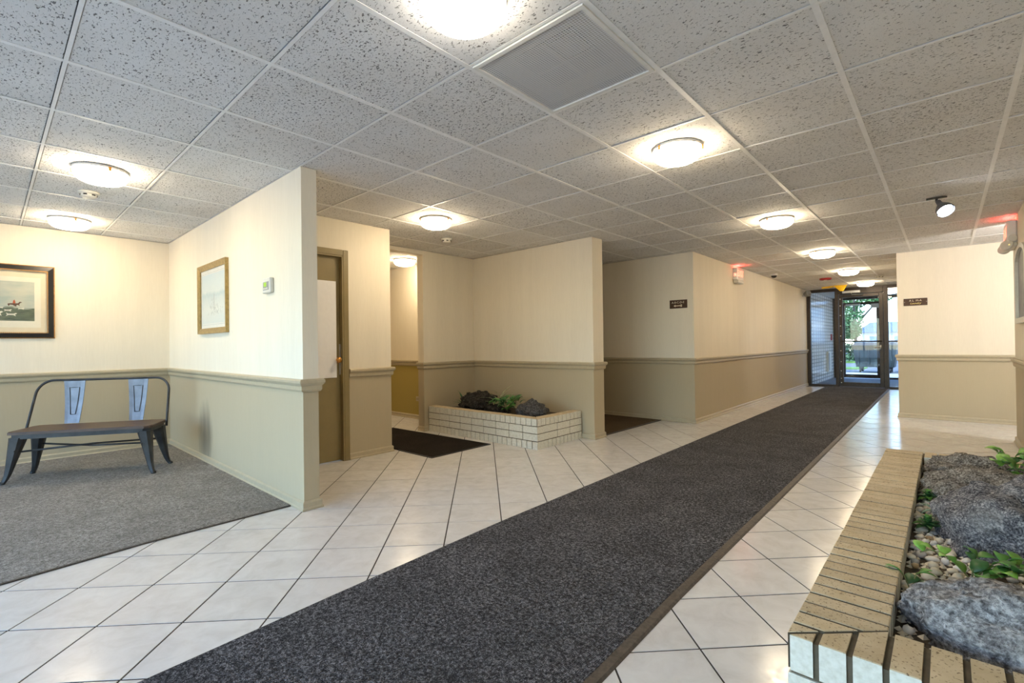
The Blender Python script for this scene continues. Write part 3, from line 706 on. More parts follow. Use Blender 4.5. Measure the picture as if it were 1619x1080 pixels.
# ------------------------------------------------------------------ things on the walls
# gilt picture on the partition
e = empty('framed_picture', ((-5.53-4.70)/2, YP0, 1.255), 'gilt framed pale blue landscape print on the partition', 'picture')
W2, HH = .415, .665; fw = .052
mb = MB()
def mitre_frame(mb, w, hgt, fw, d0, d1, z0=0):
    o = [(-w, z0), (w, z0), (w, z0+hgt), (-w, z0+hgt)]; i = [(-w+fw, z0+fw), (w-fw, z0+fw), (w-fw, z0+hgt-fw), (-w+fw, z0+hgt-fw)]
    for k in range(4):
        j = (k+1) % 4
        mb.add([(o[k][0], 0, o[k][1]), (o[j][0], 0, o[j][1]), (i[j][0], 0, i[j][1]), (i[k][0], 0, i[k][1]),
                (o[k][0], -d0, o[k][1]), (o[j][0], -d0, o[j][1]), (i[j][0], -d1, i[j][1]), (i[k][0], -d1, i[k][1])],
               [(0, 1, 2, 3), (4, 7, 6, 5), (0, 4, 5, 1), (1, 5, 6, 2), (2, 6, 7, 3), (3, 7, 4, 0)])
mitre_frame(mb, W2, HH, fw, .030, .018); mb.build('frame', M['gold'], e)
MB().box(-W2+fw-.003, W2-fw+.003, -.006, -.001, fw-.003, HH-fw+.003).build('mount', M['mat_white'], e)
t = NT('pale_landscape_print'); sx = t.n('SeparateXYZ'); t.l(t.coord(), sx.inputs[0]); nz = t.noise(t.coord(), 14, 5); f = t.math('ADD', sx.outputs[2], t.math('MULTIPLY', t.math('SUBTRACT', nz, .5), .12))
t.col(t.ramp(f, [(.08, (.62, .68, .66)), (.24, (.70, .73, .68)), (.33, (.58, .66, .66)), (.37, (.46, .58, .60)), (.40, (.66, .72, .70)), (.58, (.56, .68, .72))])); M['print2'] = t.fin(.7)
o = MB().box(-W2+fw+.035, W2-fw-.035, -.0075, -.006, fw+.045, HH-fw-.045).build('print', M['print2'], e)
mb = MB(); ln = .002
x0, x1, z0, z1 = -W2+fw+.022, W2-fw-.022, fw+.032, HH-fw-.032
mb.box(x0, x1, -.0068, -.006, z0, z0+ln).box(x0, x1, -.0068, -.006, z1-ln, z1).box(x0, x0+ln, -.0068, -.006, z0, z1).box(x1-ln, x1, -.0068, -.006, z0, z1); mb.build('border_line', M['ink_line'], e)
rs = random.Random(5); mb = MB()
for k in range(60):
    a = rs.gauss(.02, .09); b = .17+abs(rs.gauss(0, .06)); hh = rs.uniform(.008, .03); mb.prism([(a, 0), (a+.004, 0), (a+.004, .0006), (a, .0006)], b, b+hh)
mb.prism([(.025, 0), (.037, 0), (.037, .0006), (.025, .0006)], .22, .37)
mb.build('drawn_figures', M['ink_grey'], o).location = (0, -.0078, 0)
MB().box(-W2+fw, W2-fw, -.012, -.010, fw, HH-fw).build('picture_glass', M['cover_glass'], e)
# hunting print on the alcove wall
e = empty('framed_picture', (XL, -.03, 1.245), 'dark framed hunting print with cream mount above the bench', 'picture', rz=PI/2)
W1, H1 = .50, .712
mb = MB(); mitre_frame(mb, W1, H1, .042, .020, .026); mb.build('frame', M['blackframe'], e)
mb = MB(); mitre_frame(mb, W1+.007, H1+.014, .008, .016, .022, -.007); mb.build('outer_beading', M['redgold'], e)
mb = MB()
def bead_row(mb, a, b, n):
    for k in range(n):
        tt = (k+.5)/n; x = a[0]+(b[0]-a[0])*tt; z = a[1]+(b[1]-a[1])*tt; r = .0055; mb.box(x-r, x+r, -.029, -.020, z-r*.8, z+r*.8)
i0 = W1-.047; j0, j1 = .047, H1-.047
bead_row(mb, (-i0, j0), (i0, j0), 66); bead_row(mb, (-i0, j1), (i0, j1), 66); bead_row(mb, (-i0, j0), (-i0, j1), 44); bead_row(mb, (i0, j0), (i0, j1), 44)
tag(mb.build('inner_beading', M['redgold'], e), kind='stuff')
MB().box(-W1+.04, W1-.04, -.006, -.001, .04, H1-.04).build('mount', M['mat_cream'], e)
MB().box(-.405, .405, -.0068, -.006, .10, H1-.115).build('inner_mount', M['mat_inner'], e)
t = NT('hunting_print'); sx = t.n('SeparateXYZ'); t.l(t.coord(), sx.inputs[0]); nz = t.noise(t.coord('Object', (6, 6, 22)), 1.4, 6, .65)
f = t.math('ADD', sx.outputs[2], t.math('MULTIPLY', t.math('SUBTRACT', nz, .5), .07))
land = t.ramp(t.noise(t.coord('Object', (10, 10, 60)), 1.2, 6, .7), [(.3, (.035, .055, .045)), (.55, (.12, .15, .10)), (.75, (.22, .22, .14))])
skyc = t.ramp(t.noise(t.coord('Object', (5, 5, 12)), 1, 5), [(.35, (.38, .43, .38)), (.6, (.52, .52, .42)), (.8, (.60, .58, .46))])
t.col(t.mix(t.ramp(f, [(.285, (1, 1, 1)), (.30, (0, 0, 0))]), skyc, land)); M['print1'] = t.fin(.7)
pr = MB().box(-.36, .36, -.0078, -.0068, .165, H1-.16).build('print', M['print1'], e)
def blob(cx, cz, pts): return [(cx+a, 0, cz+b) for a, b in pts]
HORSE = [(-.075, .0), (-.06, -.03), (-.05, -.005), (-.02, -.008), (.02, -.035), (.028, -.005), (.05, -.012), (.06, -.03), (.055, .005), (.07, .03), (.085, .028), (.078, .042), (.06, .045), (.04, .02), (.0, .018), (-.04, .018), (-.07, .012)]
RIDER = [(-.018, .012), (.012, .012), (.014, .04), (.006, .05), (.010, .062), (-.002, .068), (-.010, .058), (-.014, .046)]
DOG = [(-.04, .0), (-.052, -.02), (-.03, -.006), (.01, -.006), (.03, -.022), (.024, .0), (.04, .012), (.03, .020), (.012, .012), (-.03, .010), (-.05, .022)]
def flat(name, pts, cx, cz, s, mat, parent):
    P = [(cx+a*s, b*s+cz) for a, b in pts]; n = len(P)
    MB().add([(x, -.0085, z) for x, z in P]+[(x, -.0078, z) for x, z in P], [tuple(range(n)), tuple(range(2*n-1, n-1, -1))]+[(i, n+i, n+(i+1) % n, (i+1) % n) for i in range(n)]).build(name, mat, parent)
flat('horse', HORSE, .22, .325, .62, M['horse'], pr); flat('rider', RIDER, .22, .328, .62, M['redcoat'], pr)
flat('horse', HORSE, -.12, .32, .62, M['horse'], pr); flat('rider', RIDER, -.12, .323, .62, M['redcoat'], pr)
for a, b, s in ((.10, .235, 1.15), (.205, .225, .85), (.18, .265, .6), (.05, .275, .8), (.02, .225, 1.0), (.27, .285, .5), (-.05, .24, 1.0), (-.15, .26, .9), (-.25, .235, 1.0), (.13, .29, .45)):
    flat('hound', DOG, a, b, s, M['ink_white'], pr)
MB().box(-W1+.042, W1-.042, -.0125, -.011, .042, H1-.042).build('picture_glass', M['cover_glass'], e)
# thermostat
e = empty('thermostat', (-3.79, YP0, 1.525), 'small white thermostat with green display on the partition', 'thermostat')
MB().rbox(-.075, .075, -.030, 0, 0, .115, .006).build('body', M['offwhite'], e)
MB().rbox(-.052, .052, -.032, -.029, .022, .085, .001).build('front_panel', M['duct'], e)
MB().rbox(-.034, .016, -.0335, -.0315, .048, .080, .001).build('display', M['lcd'], e)
for k in range(3): MB().rbox(-.04+k*.028, -.022+k*.028, -.0335, -.0315, .028, .040, .001).build('button', M['offwhite'], e)
# brown signs
e = empty('wall_sign', (-2.75, YC, 1.645), 'brown sign with ivory letters and arrow on the return wall', 'sign')
MB().rbox(-.125, .125, -.010, 0, -.058, .058, .002).build('plate', M['sign'], e)
text('letters', 'A-B-C-D-E', .040, M['letter'], e, (-.005, -.0105, .022), (PI/2, 0, 0))
mb = MB().box(-.05, .045, -.0112, -.010, -.030, -.018); mb.add([(-.068, -.0112, -.024), (-.04, -.0112, -.042), (-.04, -.0112, -.006), (-.068, -.010, -.024), (-.04, -.010, -.042), (-.04, -.010, -.006)], [(0, 1, 2), (5, 4, 3), (0, 3, 4, 1), (1, 4, 5, 2), (2, 5, 3, 0)])
mb.box(.030, .052, -.0112, -.010, -.040, -.034).box(.030, .052, -.0112, -.010, -.014, -.008).box(.046, .052, -.0112, -.010, -.040, -.008); mb.build('arrow', M['letter'], e)
e = empty('wall_sign', (-.305, YF, 1.636), 'brown sign with yellow lettering on the pale far right wall', 'sign')
MB().rbox(-.128, .128, -.010, 0, -.050, .050, .002).build('plate', M['sign'], e)
text('letters', 'A L  M-A', .036, M['letter'], e, (0, -.0105, .018), (PI/2, 0, 0))
text('script_line', 'Laundry', .036, M['letter_y'], e, (0, -.0105, -.020), (PI/2, 0, 0), shear=.3)
for sx_ in (-.118, .118): MB().lathe([(.004, 0), (.003, .0015)], 8).build('screw', M['silver'], e).matrix_local = Matrix.Translation((sx_, -.010, 0)) @ Matrix.Rotation(PI/2, 4, 'X')
# outlet, shelf bracket inside the passage
e = empty('wall_outlet', (-5.95, 4.42, .27), 'small outlet plate on the yellow-lit wall through the doorway', 'outlet')
MB().rbox(-.05, .05, -.008, 0, 0, .07, .003).build('plate', M['trim'], e)
for k in (-1, 1): MB().rbox(k*.02-.008, k*.02+.008, -.010, -.007, .02, .05, .001).build('socket', M['olive'], e)
e = empty('drinking_fountain', (XO-.35, 4.42, .0), 'pale grey box fixture half hidden behind the doorway jamb', 'fixture')
MB().rbox(-.12, .12, -.10, 0, .44, .52, .01).build('basin', M['offwhite'], e); MB().rbox(-.05, .05, -.06, 0, .20, .44, .006).build('bracket', M['black'], e)
e = empty('wall_phone', (-4.95, YD1, .70), 'small dark box mounted inside the narrow passage wall', 'box')
MB().rbox(-.05, .05, 0, .07, 0, .08, .006).build('body', M['black'], e); MB().rbox(-.04, .04, 0, .05, -.14, 0, .004).build('holder', M['sign'], e)

# ------------------------------------------------------------------ carpets and mats
def strip(mb, L, R, z0, z1, mi=0):
    n = len(L); vs = [(x, y, z0) for x, y in L]+[(x, y, z0) for x, y in R]+[(x, y, z1) for x, y in L]+[(x, y, z1) for x, y in R]; fs = []
    for i in range(n-1): fs += [(i, n+i, n+i+1, i+1), (2*n+i, 2*n+i+1, 3*n+i+1, 3*n+i), (i, i+1, 2*n+i+1, 2*n+i), (n+i, 3*n+i, 3*n+i+1, n+i+1)]
    fs += [(0, 2*n, 3*n, n), (n-1, 2*n-1, 4*n-1, 3*n-1)]
    return mb.add(vs, fs, mi)
def lerp_tab(tab, y):
    for (y0, x0), (y1, x1) in zip(tab, tab[1:]):
        if y <= y1: return x0+(x1-x0)*(y-y0)/(y1-y0)
    return tab[-1][1]
RLt = [(-1.2, -1.97), (.34, -2.003), (1.08, -2.041), (2.16, -2.080), (4.5, -2.092), (13.62, -2.13)]
RRt = [(-1.2, -.80), (1.36, -.848), (2.04, -.864), (3.83, -.869), (13.62, -.925)]
ys = [-1.2+14.82*k/60 for k in range(61)]
e = empty('carpet_runner', (0, 0, 0), 'long charcoal ribbed runner leading to the glass door', 'runner rug')
Lp = [(lerp_tab(RLt, y), y) for y in ys]; Rp = [(lerp_tab(RRt, y), y) for y in ys]
strip(MB(), [(x+.012, y) for x, y in Lp], [(x-.042, y) for x, y in Rp], .0005, .011).build('pile', M['runner'], e)
def bevel_edge(L, sgn, w, name):
    vs = []; n = len(L)
    for x, y in L: vs += [(x, y, .0005), (x+sgn*w, y, .0005), (x+sgn*w, y, .010), (x+sgn*w*.25, y, .007)]
    fs = []
    for i in range(n-1):
        for k in range(4): fs.append((i*4+k, i*4+(k+1) % 4, i*4+4+(k+1) % 4, i*4+4+k))
    fs += [(3, 2, 1, 0), (n*4-4, n*4-3, n*4-2, n*4-1)]
    MB().add(vs, fs).build(name, M['rubber'], e)
bevel_edge(Lp, 1, .012, 'edge_strip'); bevel_edge(Rp, -1, .042, 'edge_strip')
e = empty('alcove_carpet', (0, 0, 0), 'grey loop carpet under the bench in the left alcove', 'carpet')
ya = [YR+.03, -1, .04, .61, YP0-.022]; xa = [-3.30, -3.31, -3.335, -3.398, -3.41]
L2 = [(XL+.022, y) for y in ya]; R2 = list(zip(xa, ya))
strip(MB(), L2, [(x-.012, y) for x, y in R2], .0005, .009).build('pile', M['carpet'], e)
strip(MB(), [(x-.012, y) for x, y in R2], R2, .0005, .0075).build('binding', M['rubber'], e)
e = empty('corridor_carpet', (0, 0, 0), 'brown carpet in the side corridor behind the planter wall', 'carpet')
strip(MB(), [(-7.25, YB1+.022), (-7.25, YC-.022)], [(-3.065, YB1+.022), (-3.045, YC-.022)], .0005, .009).build('pile', M['brown_carpet'], e)
strip(MB(), [(-3.065, YB1+.022), (-3.045, YC-.022)], [(-3.04, YB1+.022), (-3.02, YC-.022)], .0005, .010).build('edge_strip', M['rubber'], e)
e = empty('door_mat', (0, 0, 0), 'dark brown mat in front of the narrow doorway', 'mat')
MB().prism([(-4.335, 2.955), (-3.78, 2.965), (-3.785, 3.765), (-5.55, 3.70), (-5.55, 2.92)], .0005, .011, bev=.003).build('pile', M['doormat'], e)
mb = MB(); strip(mb, [(-4.335, 2.945), (-3.765, 2.95)], [(-4.335, 2.9555), (-3.78, 2.9655)], .0004, .008); strip(mb, [(-3.78, 2.9655), (-3.785, 3.7645)], [(-3.765, 2.95), (-3.77, 3.779)], .0004, .008); strip(mb, [(-3.785, 3.7645), (-5.0, 3.72)], [(-3.77, 3.779), (-5.0, 3.735)], .0004, .008)
mb.build('border', M['black'], e)

# ------------------------------------------------------------------ bench
e = empty('metal_bench', (-5.675, .640, .009), 'gunmetal bench with dark wood seat and two back slats', 'bench', rz=math.atan2(.857, .516))
# local x = along the bench, local y = towards its back
SZ = .437-.009
def rrect(x0, x1, y0, y1, c):
    return [(x0+c, y0), (x1-c, y0), (x1-c*.3, y0+c*.3), (x1, y0+c), (x1, y1-c), (x1-c*.3, y1-c*.3), (x1-c, y1), (x0+c, y1), (x0+c*.3, y1-c*.3), (x0, y1-c), (x0, y0+c), (x0+c*.3, y0+c*.3)]
MB().prism(rrect(-.515, .515, -.20, .215, .05), SZ-.024, SZ, bev=.005).build('seat', M['wood'], e)
mb = MB(); out = rrect(-.495, .495, -.182, .20, .045); mb.prism(out, SZ-.062, SZ-.0245); mb.build('seat_frame', M['gunmetal'], e)
mb = MB(); mb.prism(rrect(-.507, .507, -.193, .21, .05), SZ-.0245, SZ-.034+.016); mb.build('seat_lip', M['gunmetal'], e)
def leg(sx, sy):
    rings = []
    for k in range(11):
        t = k/10; z = (SZ-.05)*(1-t); w = .036*(1-t)**1.25+.016; d = .040*(1-t)**1.25+.014
        fl = .016*max(0, (t-.75)/.25)**2
        cx = sx*(.452+.066*t+fl); cy = sy*(.135+.045*t+fl*.6)
        rings.append([(cx+w*a, cy+d*b, z) for a, b in ((-1, -.55), (-.55, -1), (.55, -1), (1, -.55), (1, .55), (.55, 1), (-.55, 1), (-1, .55))])
    o = MB().loft(rings).build('leg', M['gunmetal'], e); smooth_angle(o, 40)
    cx, cy = sx*.534, sy*.1896
    MB().lathe([(.020, 0), (.021, .008), (.017, .022)], 12, (cx, cy, 0)).build('rubber_foot', M['black'], o)
    MB().lathe([(.006, 0), (.005, .004)], 8).build('rivet', M['black'], o).matrix_local = Matrix.Translation((sx*.45, sy*.15-.045 if sy < 0 else .15+.04, .27)) @ Matrix.Rotation(PI/2, 4, 'X')
for sx in (-1, 1):
    for sy in (-1, 1): leg(sx, sy)
z_ = .255
MB().tube([(-.455, -.150, z_), (0, 0, z_+.012), (.455, .150, z_)], .008, 8).build('cross_brace', M['gunmetal'], e)
MB().tube([(-.455, .150, z_+.016), (0, 0, z_-.004), (.455, -.150, z_+.016)], .008, 8).build('cross_brace', M['gunmetal'], e)
# hoop back
def back_y(z): return .115+(z-SZ)*.335
zt = .83; pts = []
for k in range(6): t = k/5; z = SZ-.05+(zt-.13-SZ+.05)*t; pts.append((-.535+.015*t, back_y(z), z))
for k in range(1, 9):
    a = PI/2*k/8; x = -.52+.12*(1-math.cos(a)); z = zt-.13+.13*math.sin(a)-.0; pts.append((x, back_y(z), z))
pts += [(-.2, back_y(zt), zt), (0, back_y(zt), zt), (.2, back_y(zt), zt)]
pts += [(-x, y, z) for x, y, z in reversed(pts[:14])]
o = MB().tube(pts, .0105, 10).build('back_hoop', M['gunmetal'], e)
for cx in (-.245, .255):
    rings = []
    for k in range(9):
        t = k/8; z = SZ+.005+(zt-SZ-.005)*t; w = .055+.027*t; y = .195+.055*t+.012*math.sin(PI*t)
        rings.append([(cx-w, y-.004, z), (cx-w*.6, y-.001, z), (cx+w*.6, y-.001, z), (cx+w, y-.004, z), (cx+w, y+.004, z), (cx-w, y+.004, z)])
    s_ = MB().loft(rings, smooth=False).build('back_slat', M['steel_pale'], e)
    mb = MB()
    def sp(x, t): z = SZ+.005+(zt-SZ-.005)*t; return (cx+x, .195+.055*t+.012*math.sin(PI*t)-.0035, z)
    loop = [sp(-.018, .2), sp(-.026, .4), sp(-.032, .6), sp(-.038, .82), sp(.0, .82), sp(.038, .82), sp(.032, .6), sp(.026, .4), sp(.018, .2), sp(0, .2), sp(-.018, .2)]
    mb.tube(loop, .0026, 6).build('pressed_outline', M['gunmetal'], s_)

# ------------------------------------------------------------------ brick planters
def clip(poly, a, b, c):              # keep a*x+b*y<=c
    out = []
    for i in range(len(poly)):
        p, q = poly[i], poly[(i+1) % len(poly)]; fp = a*p[0]+b*p[1]-c; fq = a*q[0]+b*q[1]-c
        if fp <= 0: out.append(p)
        if (fp < 0 < fq) or (fq < 0 < fp): t = fp/(fp-fq); out.append((p[0]+(q[0]-p[0])*t, p[1]+(q[1]-p[1])*t))
    return out
BM = [M['brick'], M['brick_top'], M['mortar']]
def brick(parent, poly, z0, z1, bev=.003, top=1, outer=None):
    if len(poly) < 3: return
    n = len(poly); cx = sum(p[0] for p in poly)/n; cy = sum(p[1] for p in poly)/n; j = random.uniform(-.0012, .0012)
    P = [(x-cx, y-cy) for x, y in poly]
    o = MB().prism(P, 0, z1-z0, 0, top, bev).build('brick', BM, parent, (cx, cy, z0+j))
    if outer:                        # bedded faces carry mortar, the outer face is painted
        for f in o.data.polygons:
            if abs(f.normal.z) < .3: f.material_index = 0 if any(f.normal.x*a+f.normal.y*b > .7 for a, b in outer) else 2
def face_courses(parent, a, b, n, D, zs, joint=.010, corner0=0):
    """courses below the coping on the face a->b (outward normal n); zs = list of (z0, z1, pitch)"""
    a = Vector(a); b = Vector(b); d = b-a; L = d.length; d.normalize(); n = Vector(n)
    for (z0, z1, pitch) in zs:
        k = max(1, round(L/pitch)); w = L/k
        for i in range(k):
            s0, s1 = i*w+joint*.5*(i > 0), (i+1)*w-joint*.5*(i < k-1)
            p = [a+d*s0, a+d*s1, a+d*s1-n*D, a+d*s0-n*D]; p = [(q.x, q.y) for q in p]
            A = sum(p[i_][0]*p[(i_+1) % 4][1]-p[(i_+1) % 4][0]*p[i_][1] for i_ in range(4))
            brick(parent, p if A > 0 else p[::-1], z0, z1, .0025, 0)
# --- right (near) planter
PX0, PX1, PY0, PY1, PT = -.325, XN-.022, 1.440, 4.36, .33
pl = empty('brick_planter', (0, 0, 0), 'large buff brick planter with rocks along the near right wall', 'planter')
cw = .20; ct = .095; jb = .0105
zc = PT-ct-.010
mb = MB()
mb.box(PX0+.007, PX0+cw-.006, PY0+.007, PY1-.007, .0, PT-.010).box(PX0+cw-.006, PX1, PY0+.007, PY0+cw-.024, 0, PT-.010).box(PX0+cw-.006, PX1, PY1-cw+.024, PY1-.007, 0, PT-.010)
mb.build('mortar_core', M['mortar'], pl)
MX, MY = (-.128-PX0), (1.62-PY0)           # mitre direction
# left run, coping bricks laid on edge; clipped on the mitre line through the outer corner
pitch = .0718
nb = int((PY1-PY0)/pitch)
for i in range(nb+1):
    y0 = PY0+i*pitch; y1 = min(y0+pitch-jb, PY1)
    if y1-y0 < .02: continue
    poly = [(PX0, y0), (PX0+cw, y0), (PX0+cw, y1), (PX0, y1)]
    poly = clip(poly, MY, -MX, MY*PX0-MX*PY0-.004*math.hypot(MX, MY))
    brick(pl, poly, PT-ct, PT, .0022, 1, ((-1, 0), (1, 0)))
cwf = .18
x = PX0; i = 0
while x < PX1-.02:
    poly = [(x, PY0), (min(x+pitch-jb-.003, PX1), PY0), (min(x+pitch-jb-.003, PX1), PY0+cwf), (x, PY0+cwf)]
    poly = clip(poly, -MY, MX, -(MY*PX0-MX*PY0)-.004*math.hypot(MX, MY))
    brick(pl, poly, PT-ct, PT, .0022, 1, ((0, -1), (0, 1))); x += pitch
x = PX0+cw+.01
while x < PX1-.03:
    brick(pl, [(x, PY1-cwf), (min(x+pitch-jb, PX1), PY1-cwf), (min(x+pitch-jb, PX1), PY1), (x, PY1)], PT-ct, PT, .004); x += pitch
ZS = [(.0, .072, .0718), (.081, .148, .205), (.157, .226, .205)]
face_courses(pl, (PX0, PY0+.10), (PX0, PY1), (-1, 0), .10, ZS)
face_courses(pl, (PX0, PY0), (PX1, PY0), (0, -1), .0995, ZS)
face_courses(pl, (PX0+.101, PY1), (PX1, PY1), (0, 1), .10, ZS)
MB().box(PX0+cw-.004, PX1, PY0+cwf-.004, PY1-cwf+.004, .02, .255).build('soil', M['soil'], pl)
# --- left (small) planter
QX0, QX1, QY0, QY1, QT = XO+.024, -3.185, 3.885, YB0-.022, .325
pl2 = empty('brick_planter', (0, 0, 0), 'small cream brick planter in the wall corner by the doorway', 'planter')
mb = MB().box(QX0, QX1-.006, QY0+.006, QY0+.12, 0, QT-.006).box(QX1-.12, QX1-.006, QY0+.006, QY1, 0, QT-.006); mb.build('mortar_core', M['mortar'], pl2)
ZS2 = [(0, .080, .0725), (.089, .160, .205), (.168, .239, .205), (.247, QT, .0725)]
face_courses(pl2, (QX0, QY0), (QX1-.0, QY0), (0, -1), .115, ZS2[:3], .009)
face_courses(pl2, (QX1, QY0+.116), (QX1, QY1), (1, 0), .115, ZS2[:3], .009)
nb = 24
for i in range(nb):
    w = (QX1-QX0)/nb; x0 = QX0+i*w
    poly = clip([(x0, QY0), (x0+w-.008, QY0), (x0+w-.008, QY0+.12), (x0, QY0+.12)], 1, 1, QX1+QY0-.004)
    brick(pl2, poly, .247, QT, .003)
for i in range(11):
    w = (QY1-QY0)/11; y0 = QY0+i*w
    poly = clip([(QX1-.12, y0), (QX1, y0), (QX1, y0+w-.008), (QX1-.12, y0+w-.008)], -1, -1, -(QX1+QY0)-.004)
    brick(pl2, poly, .247, QT, .003)
MB().box(QX0, QX1-.115, QY0+.115, QY1, .02, .27).build('soil', M['soil'], pl2)

# ------------------------------------------------------------------ rocks
def rock(name, c, r, rz, mat, label, seed, parent=None, rough=.22, tilt=(0, 0), sub=5, group=None):
    bm = bmesh.new(); bmesh.ops.create_icosphere(bm, subdivisions=sub, radius=1)
    off = Vector((seed*3.7, seed*1.3, seed*2.1))
    for v in bm.verts:
        d = v.co.normalized()
        k = 1+rough*1.5*noise.noise(d*1.1+off)+rough*.9*noise.noise(d*2.4+off*2)+rough*.55*noise.noise(d*5+off)+rough*.26*noise.noise(d*13+off)+rough*.16*noise.noise(d*28+off)+rough*.08*noise.noise(d*55+off)
        # flattened facets like broken stone
        fct = noise.voronoi(d*1.6+off)[0][0]; k *= 1-.16*fct
        if d.z < -.25: k *= 1-.25*(-d.z-.25)
        v.co = d*k
    bm.transform(Matrix.Diagonal((*r, 1)))
    me = bpy.data.meshes.new(name); bm.to_mesh(me); bm.free(); me.materials.append(mat)
    me.polygons.foreach_set('use_smooth', [True]*len(me.polygons))
    o = link(name, me); o.location = c; o.rotation_euler = (tilt[0], tilt[1], rz)
    return tag(o, label, 'rock', group)
GR = 'rocks in the large planter'
rock('boulder', (.140, 1.85, .285), (.275, .17, .185), -.10, M['rock_vein'], 'flat grey white-veined rock in the near planter corner', 3, rough=.18, tilt=(.1, -.05), group=GR)
rock('boulder', (.235, 2.80, .295), (.29, .34, .245), .2, M['rock_grey'], 'largest blue-grey speckled rock in the planter middle', 11, rough=.20, group=GR)
rock('boulder', (.13, 3.47, .275), (.245, .22, .175), .35, M['rock_brown'], 'brown-grey humped rock behind the largest planter rock', 17, rough=.2, group=GR)
rock('boulder', (.12, 4.0, .275), (.23, .15, .13), -.15, M['rock_brown'], 'low dark brown rock at the planter far end', 23, rough=.22, group=GR)
rock('boulder', (.41, 3.98, .29), (.11, .20, .13), .1, M['rock_brown'], 'small grey rock against the wall at the planter far end', 29, rough=.2, group=GR)
G2 = 'rocks in the small planter'
rock('boulder', (-4.50, 4.28, .37), (.24, .19, .155), .5, M['rock_dark'], 'big black shiny lava rock in the small planter', 41, rough=.3, group=G2)
rock('boulder', (-4.12, 4.24, .30), (.17, .12, .075), .2, M['rock_dark'], 'low flat dark rock in the middle of the small planter', 47, rough=.25, group=G2)
rock('boulder', (-3.50, 4.19, .35), (.185, .14, .125), .1, M['rock_mid'], 'grey rock at the right end of the small planter', 53, rough=.25, group=G2)

# pebbles ----------------------------------------------------------------------------
PM = {}
for k in ('peb_cream', 'peb_white', 'peb_grey', 'peb_tan'):
    PM[k] = []
    for s in range(3):
        bm = bmesh.new(); bmesh.ops.create_icosphere(bm, subdivisions=2, radius=1)
        for v in bm.verts: v.co = v.co*(1+.28*noise.noise(v.co*1.3+Vector((s*5.1+len(k), 3, s))))
        me = bpy.data.meshes.new('pebble'); bm.to_mesh(me); bm.free(); me.materials.append(M[k]); me.polygons.foreach_set('use_smooth', [True]*len(me.polygons)); PM[k].append(me)
PL = {'peb_cream': 'small cream pebble lying among the planter rocks', 'peb_white': 'small whitish pebble lying among the planter rocks',
      'peb_grey': 'small grey pebble lying among the planter rocks', 'peb_tan': 'small orange-tan pebble lying among the planter rocks'}
ROCKS = [(.135, 1.855, .25, .115), (.225, 2.86, .24, .27), (.13, 3.46, .21, .18), (.12, 4.0, .19, .12), (.41, 3.98, .1, .17)]
rp = random.Random(3); placed = []
tries = 0
while len(placed) < 296 and tries < 9000:
    tries += 1
    x = rp.uniform(-.112, .50); y = rp.triangular(1.66, 4.1, 2.3) if rp.random() < .8 else rp.uniform(1.66, 4.12)
    if any(((x-a)/c)**2+((y-b)/d)**2 < 1 for a, b, c, d in ROCKS): continue
    if y > 3.0 and x > .12 or y < 1.9 and x > -.05: continue
    r = rp.uniform(.012, .024)
    if any(math.hypot(x-a, y-b) < (r+s)*.86 for a, b, s in placed): continue
    placed.append((x, y, r))
    k = rp.choices(list(PM), (6, 3, 1.3, .5))[0]
    o = link('pebble', rp.choice(PM[k])); o.location = (x, y, .258+r*.35); o.scale = (r, r*rp.uniform(.7, 1), r*rp.uniform(.5, .75)); o.rotation_euler = (rp.uniform(-.3, .3), rp.uniform(-.3, .3), rp.uniform(0, 6.3))
    zone = 'beside the front rock' if y < 2.05 else 'between the two front rocks' if y < 2.5 else 'left of the largest rock' if y < 3.2 else 'near the far planter rocks'
    if x < -.05: zone = 'against the coping, '+zone
    tag(o, PL[k].replace('lying among the planter rocks', zone), 'pebble', k.replace('peb_', '')+' pebbles in the large planter')
# gravel bed underneath, too small to count
mb = MB()
for k in range(3000):
    x = rp.uniform(-.115, .51); y = rp.uniform(1.64, 4.16); r = rp.uniform(.008, .015); z = .2545
    mb.add([(x-r, y, z), (x, y-r, z), (x+r, y, z), (x, y+r, z), (x+r*.2, y, z+r*.9)], [(0, 1, 4), (1, 2, 4), (2, 3, 4), (3, 0, 4), (3, 2, 1, 0)])
tag(mb.build('gravel', M['peb_cream']), 'fine cream gravel between the planter pebbles', 'gravel', kind='stuff')

# ------------------------------------------------------------------ plants
def leaf_mesh(name, L, W, mat, curl=.25, fold=.15, n=6, tip=.05):
    vs = []; fs = []
    for i in range(n+1):
        t = i/n; w = W*math.sin(PI*min(.97, t*.93+tip))**.8*(.9 if t < 1 else .05)
        z = curl*L*t*(1-t)*2-curl*L*t*t*.6; y = L*t
        vs += [(-w, y, z+fold*w), (0, y, z), (w, y, z+fold*w)]
    for i in range(n):
        for k in range(2): fs.append((i*3+k, i*3+k+1, i*3+4+k, i*3+3+k))
    th = .0012; m_ = len(vs); vs2 = vs+[(x, y, z-th) for x, y, z in vs]; fs2 = fs+[tuple(m_+q for q in reversed(f)) for f in fs]
    for i in range(n): fs2 += [(i*3, i*3+3, m_+i*3+3, m_+i*3), (i*3+5, i*3+2, m_+i*3+2, m_+i*3+5)]
    return MB().add(vs2, fs2, 0, True).mesh(name, [mat])
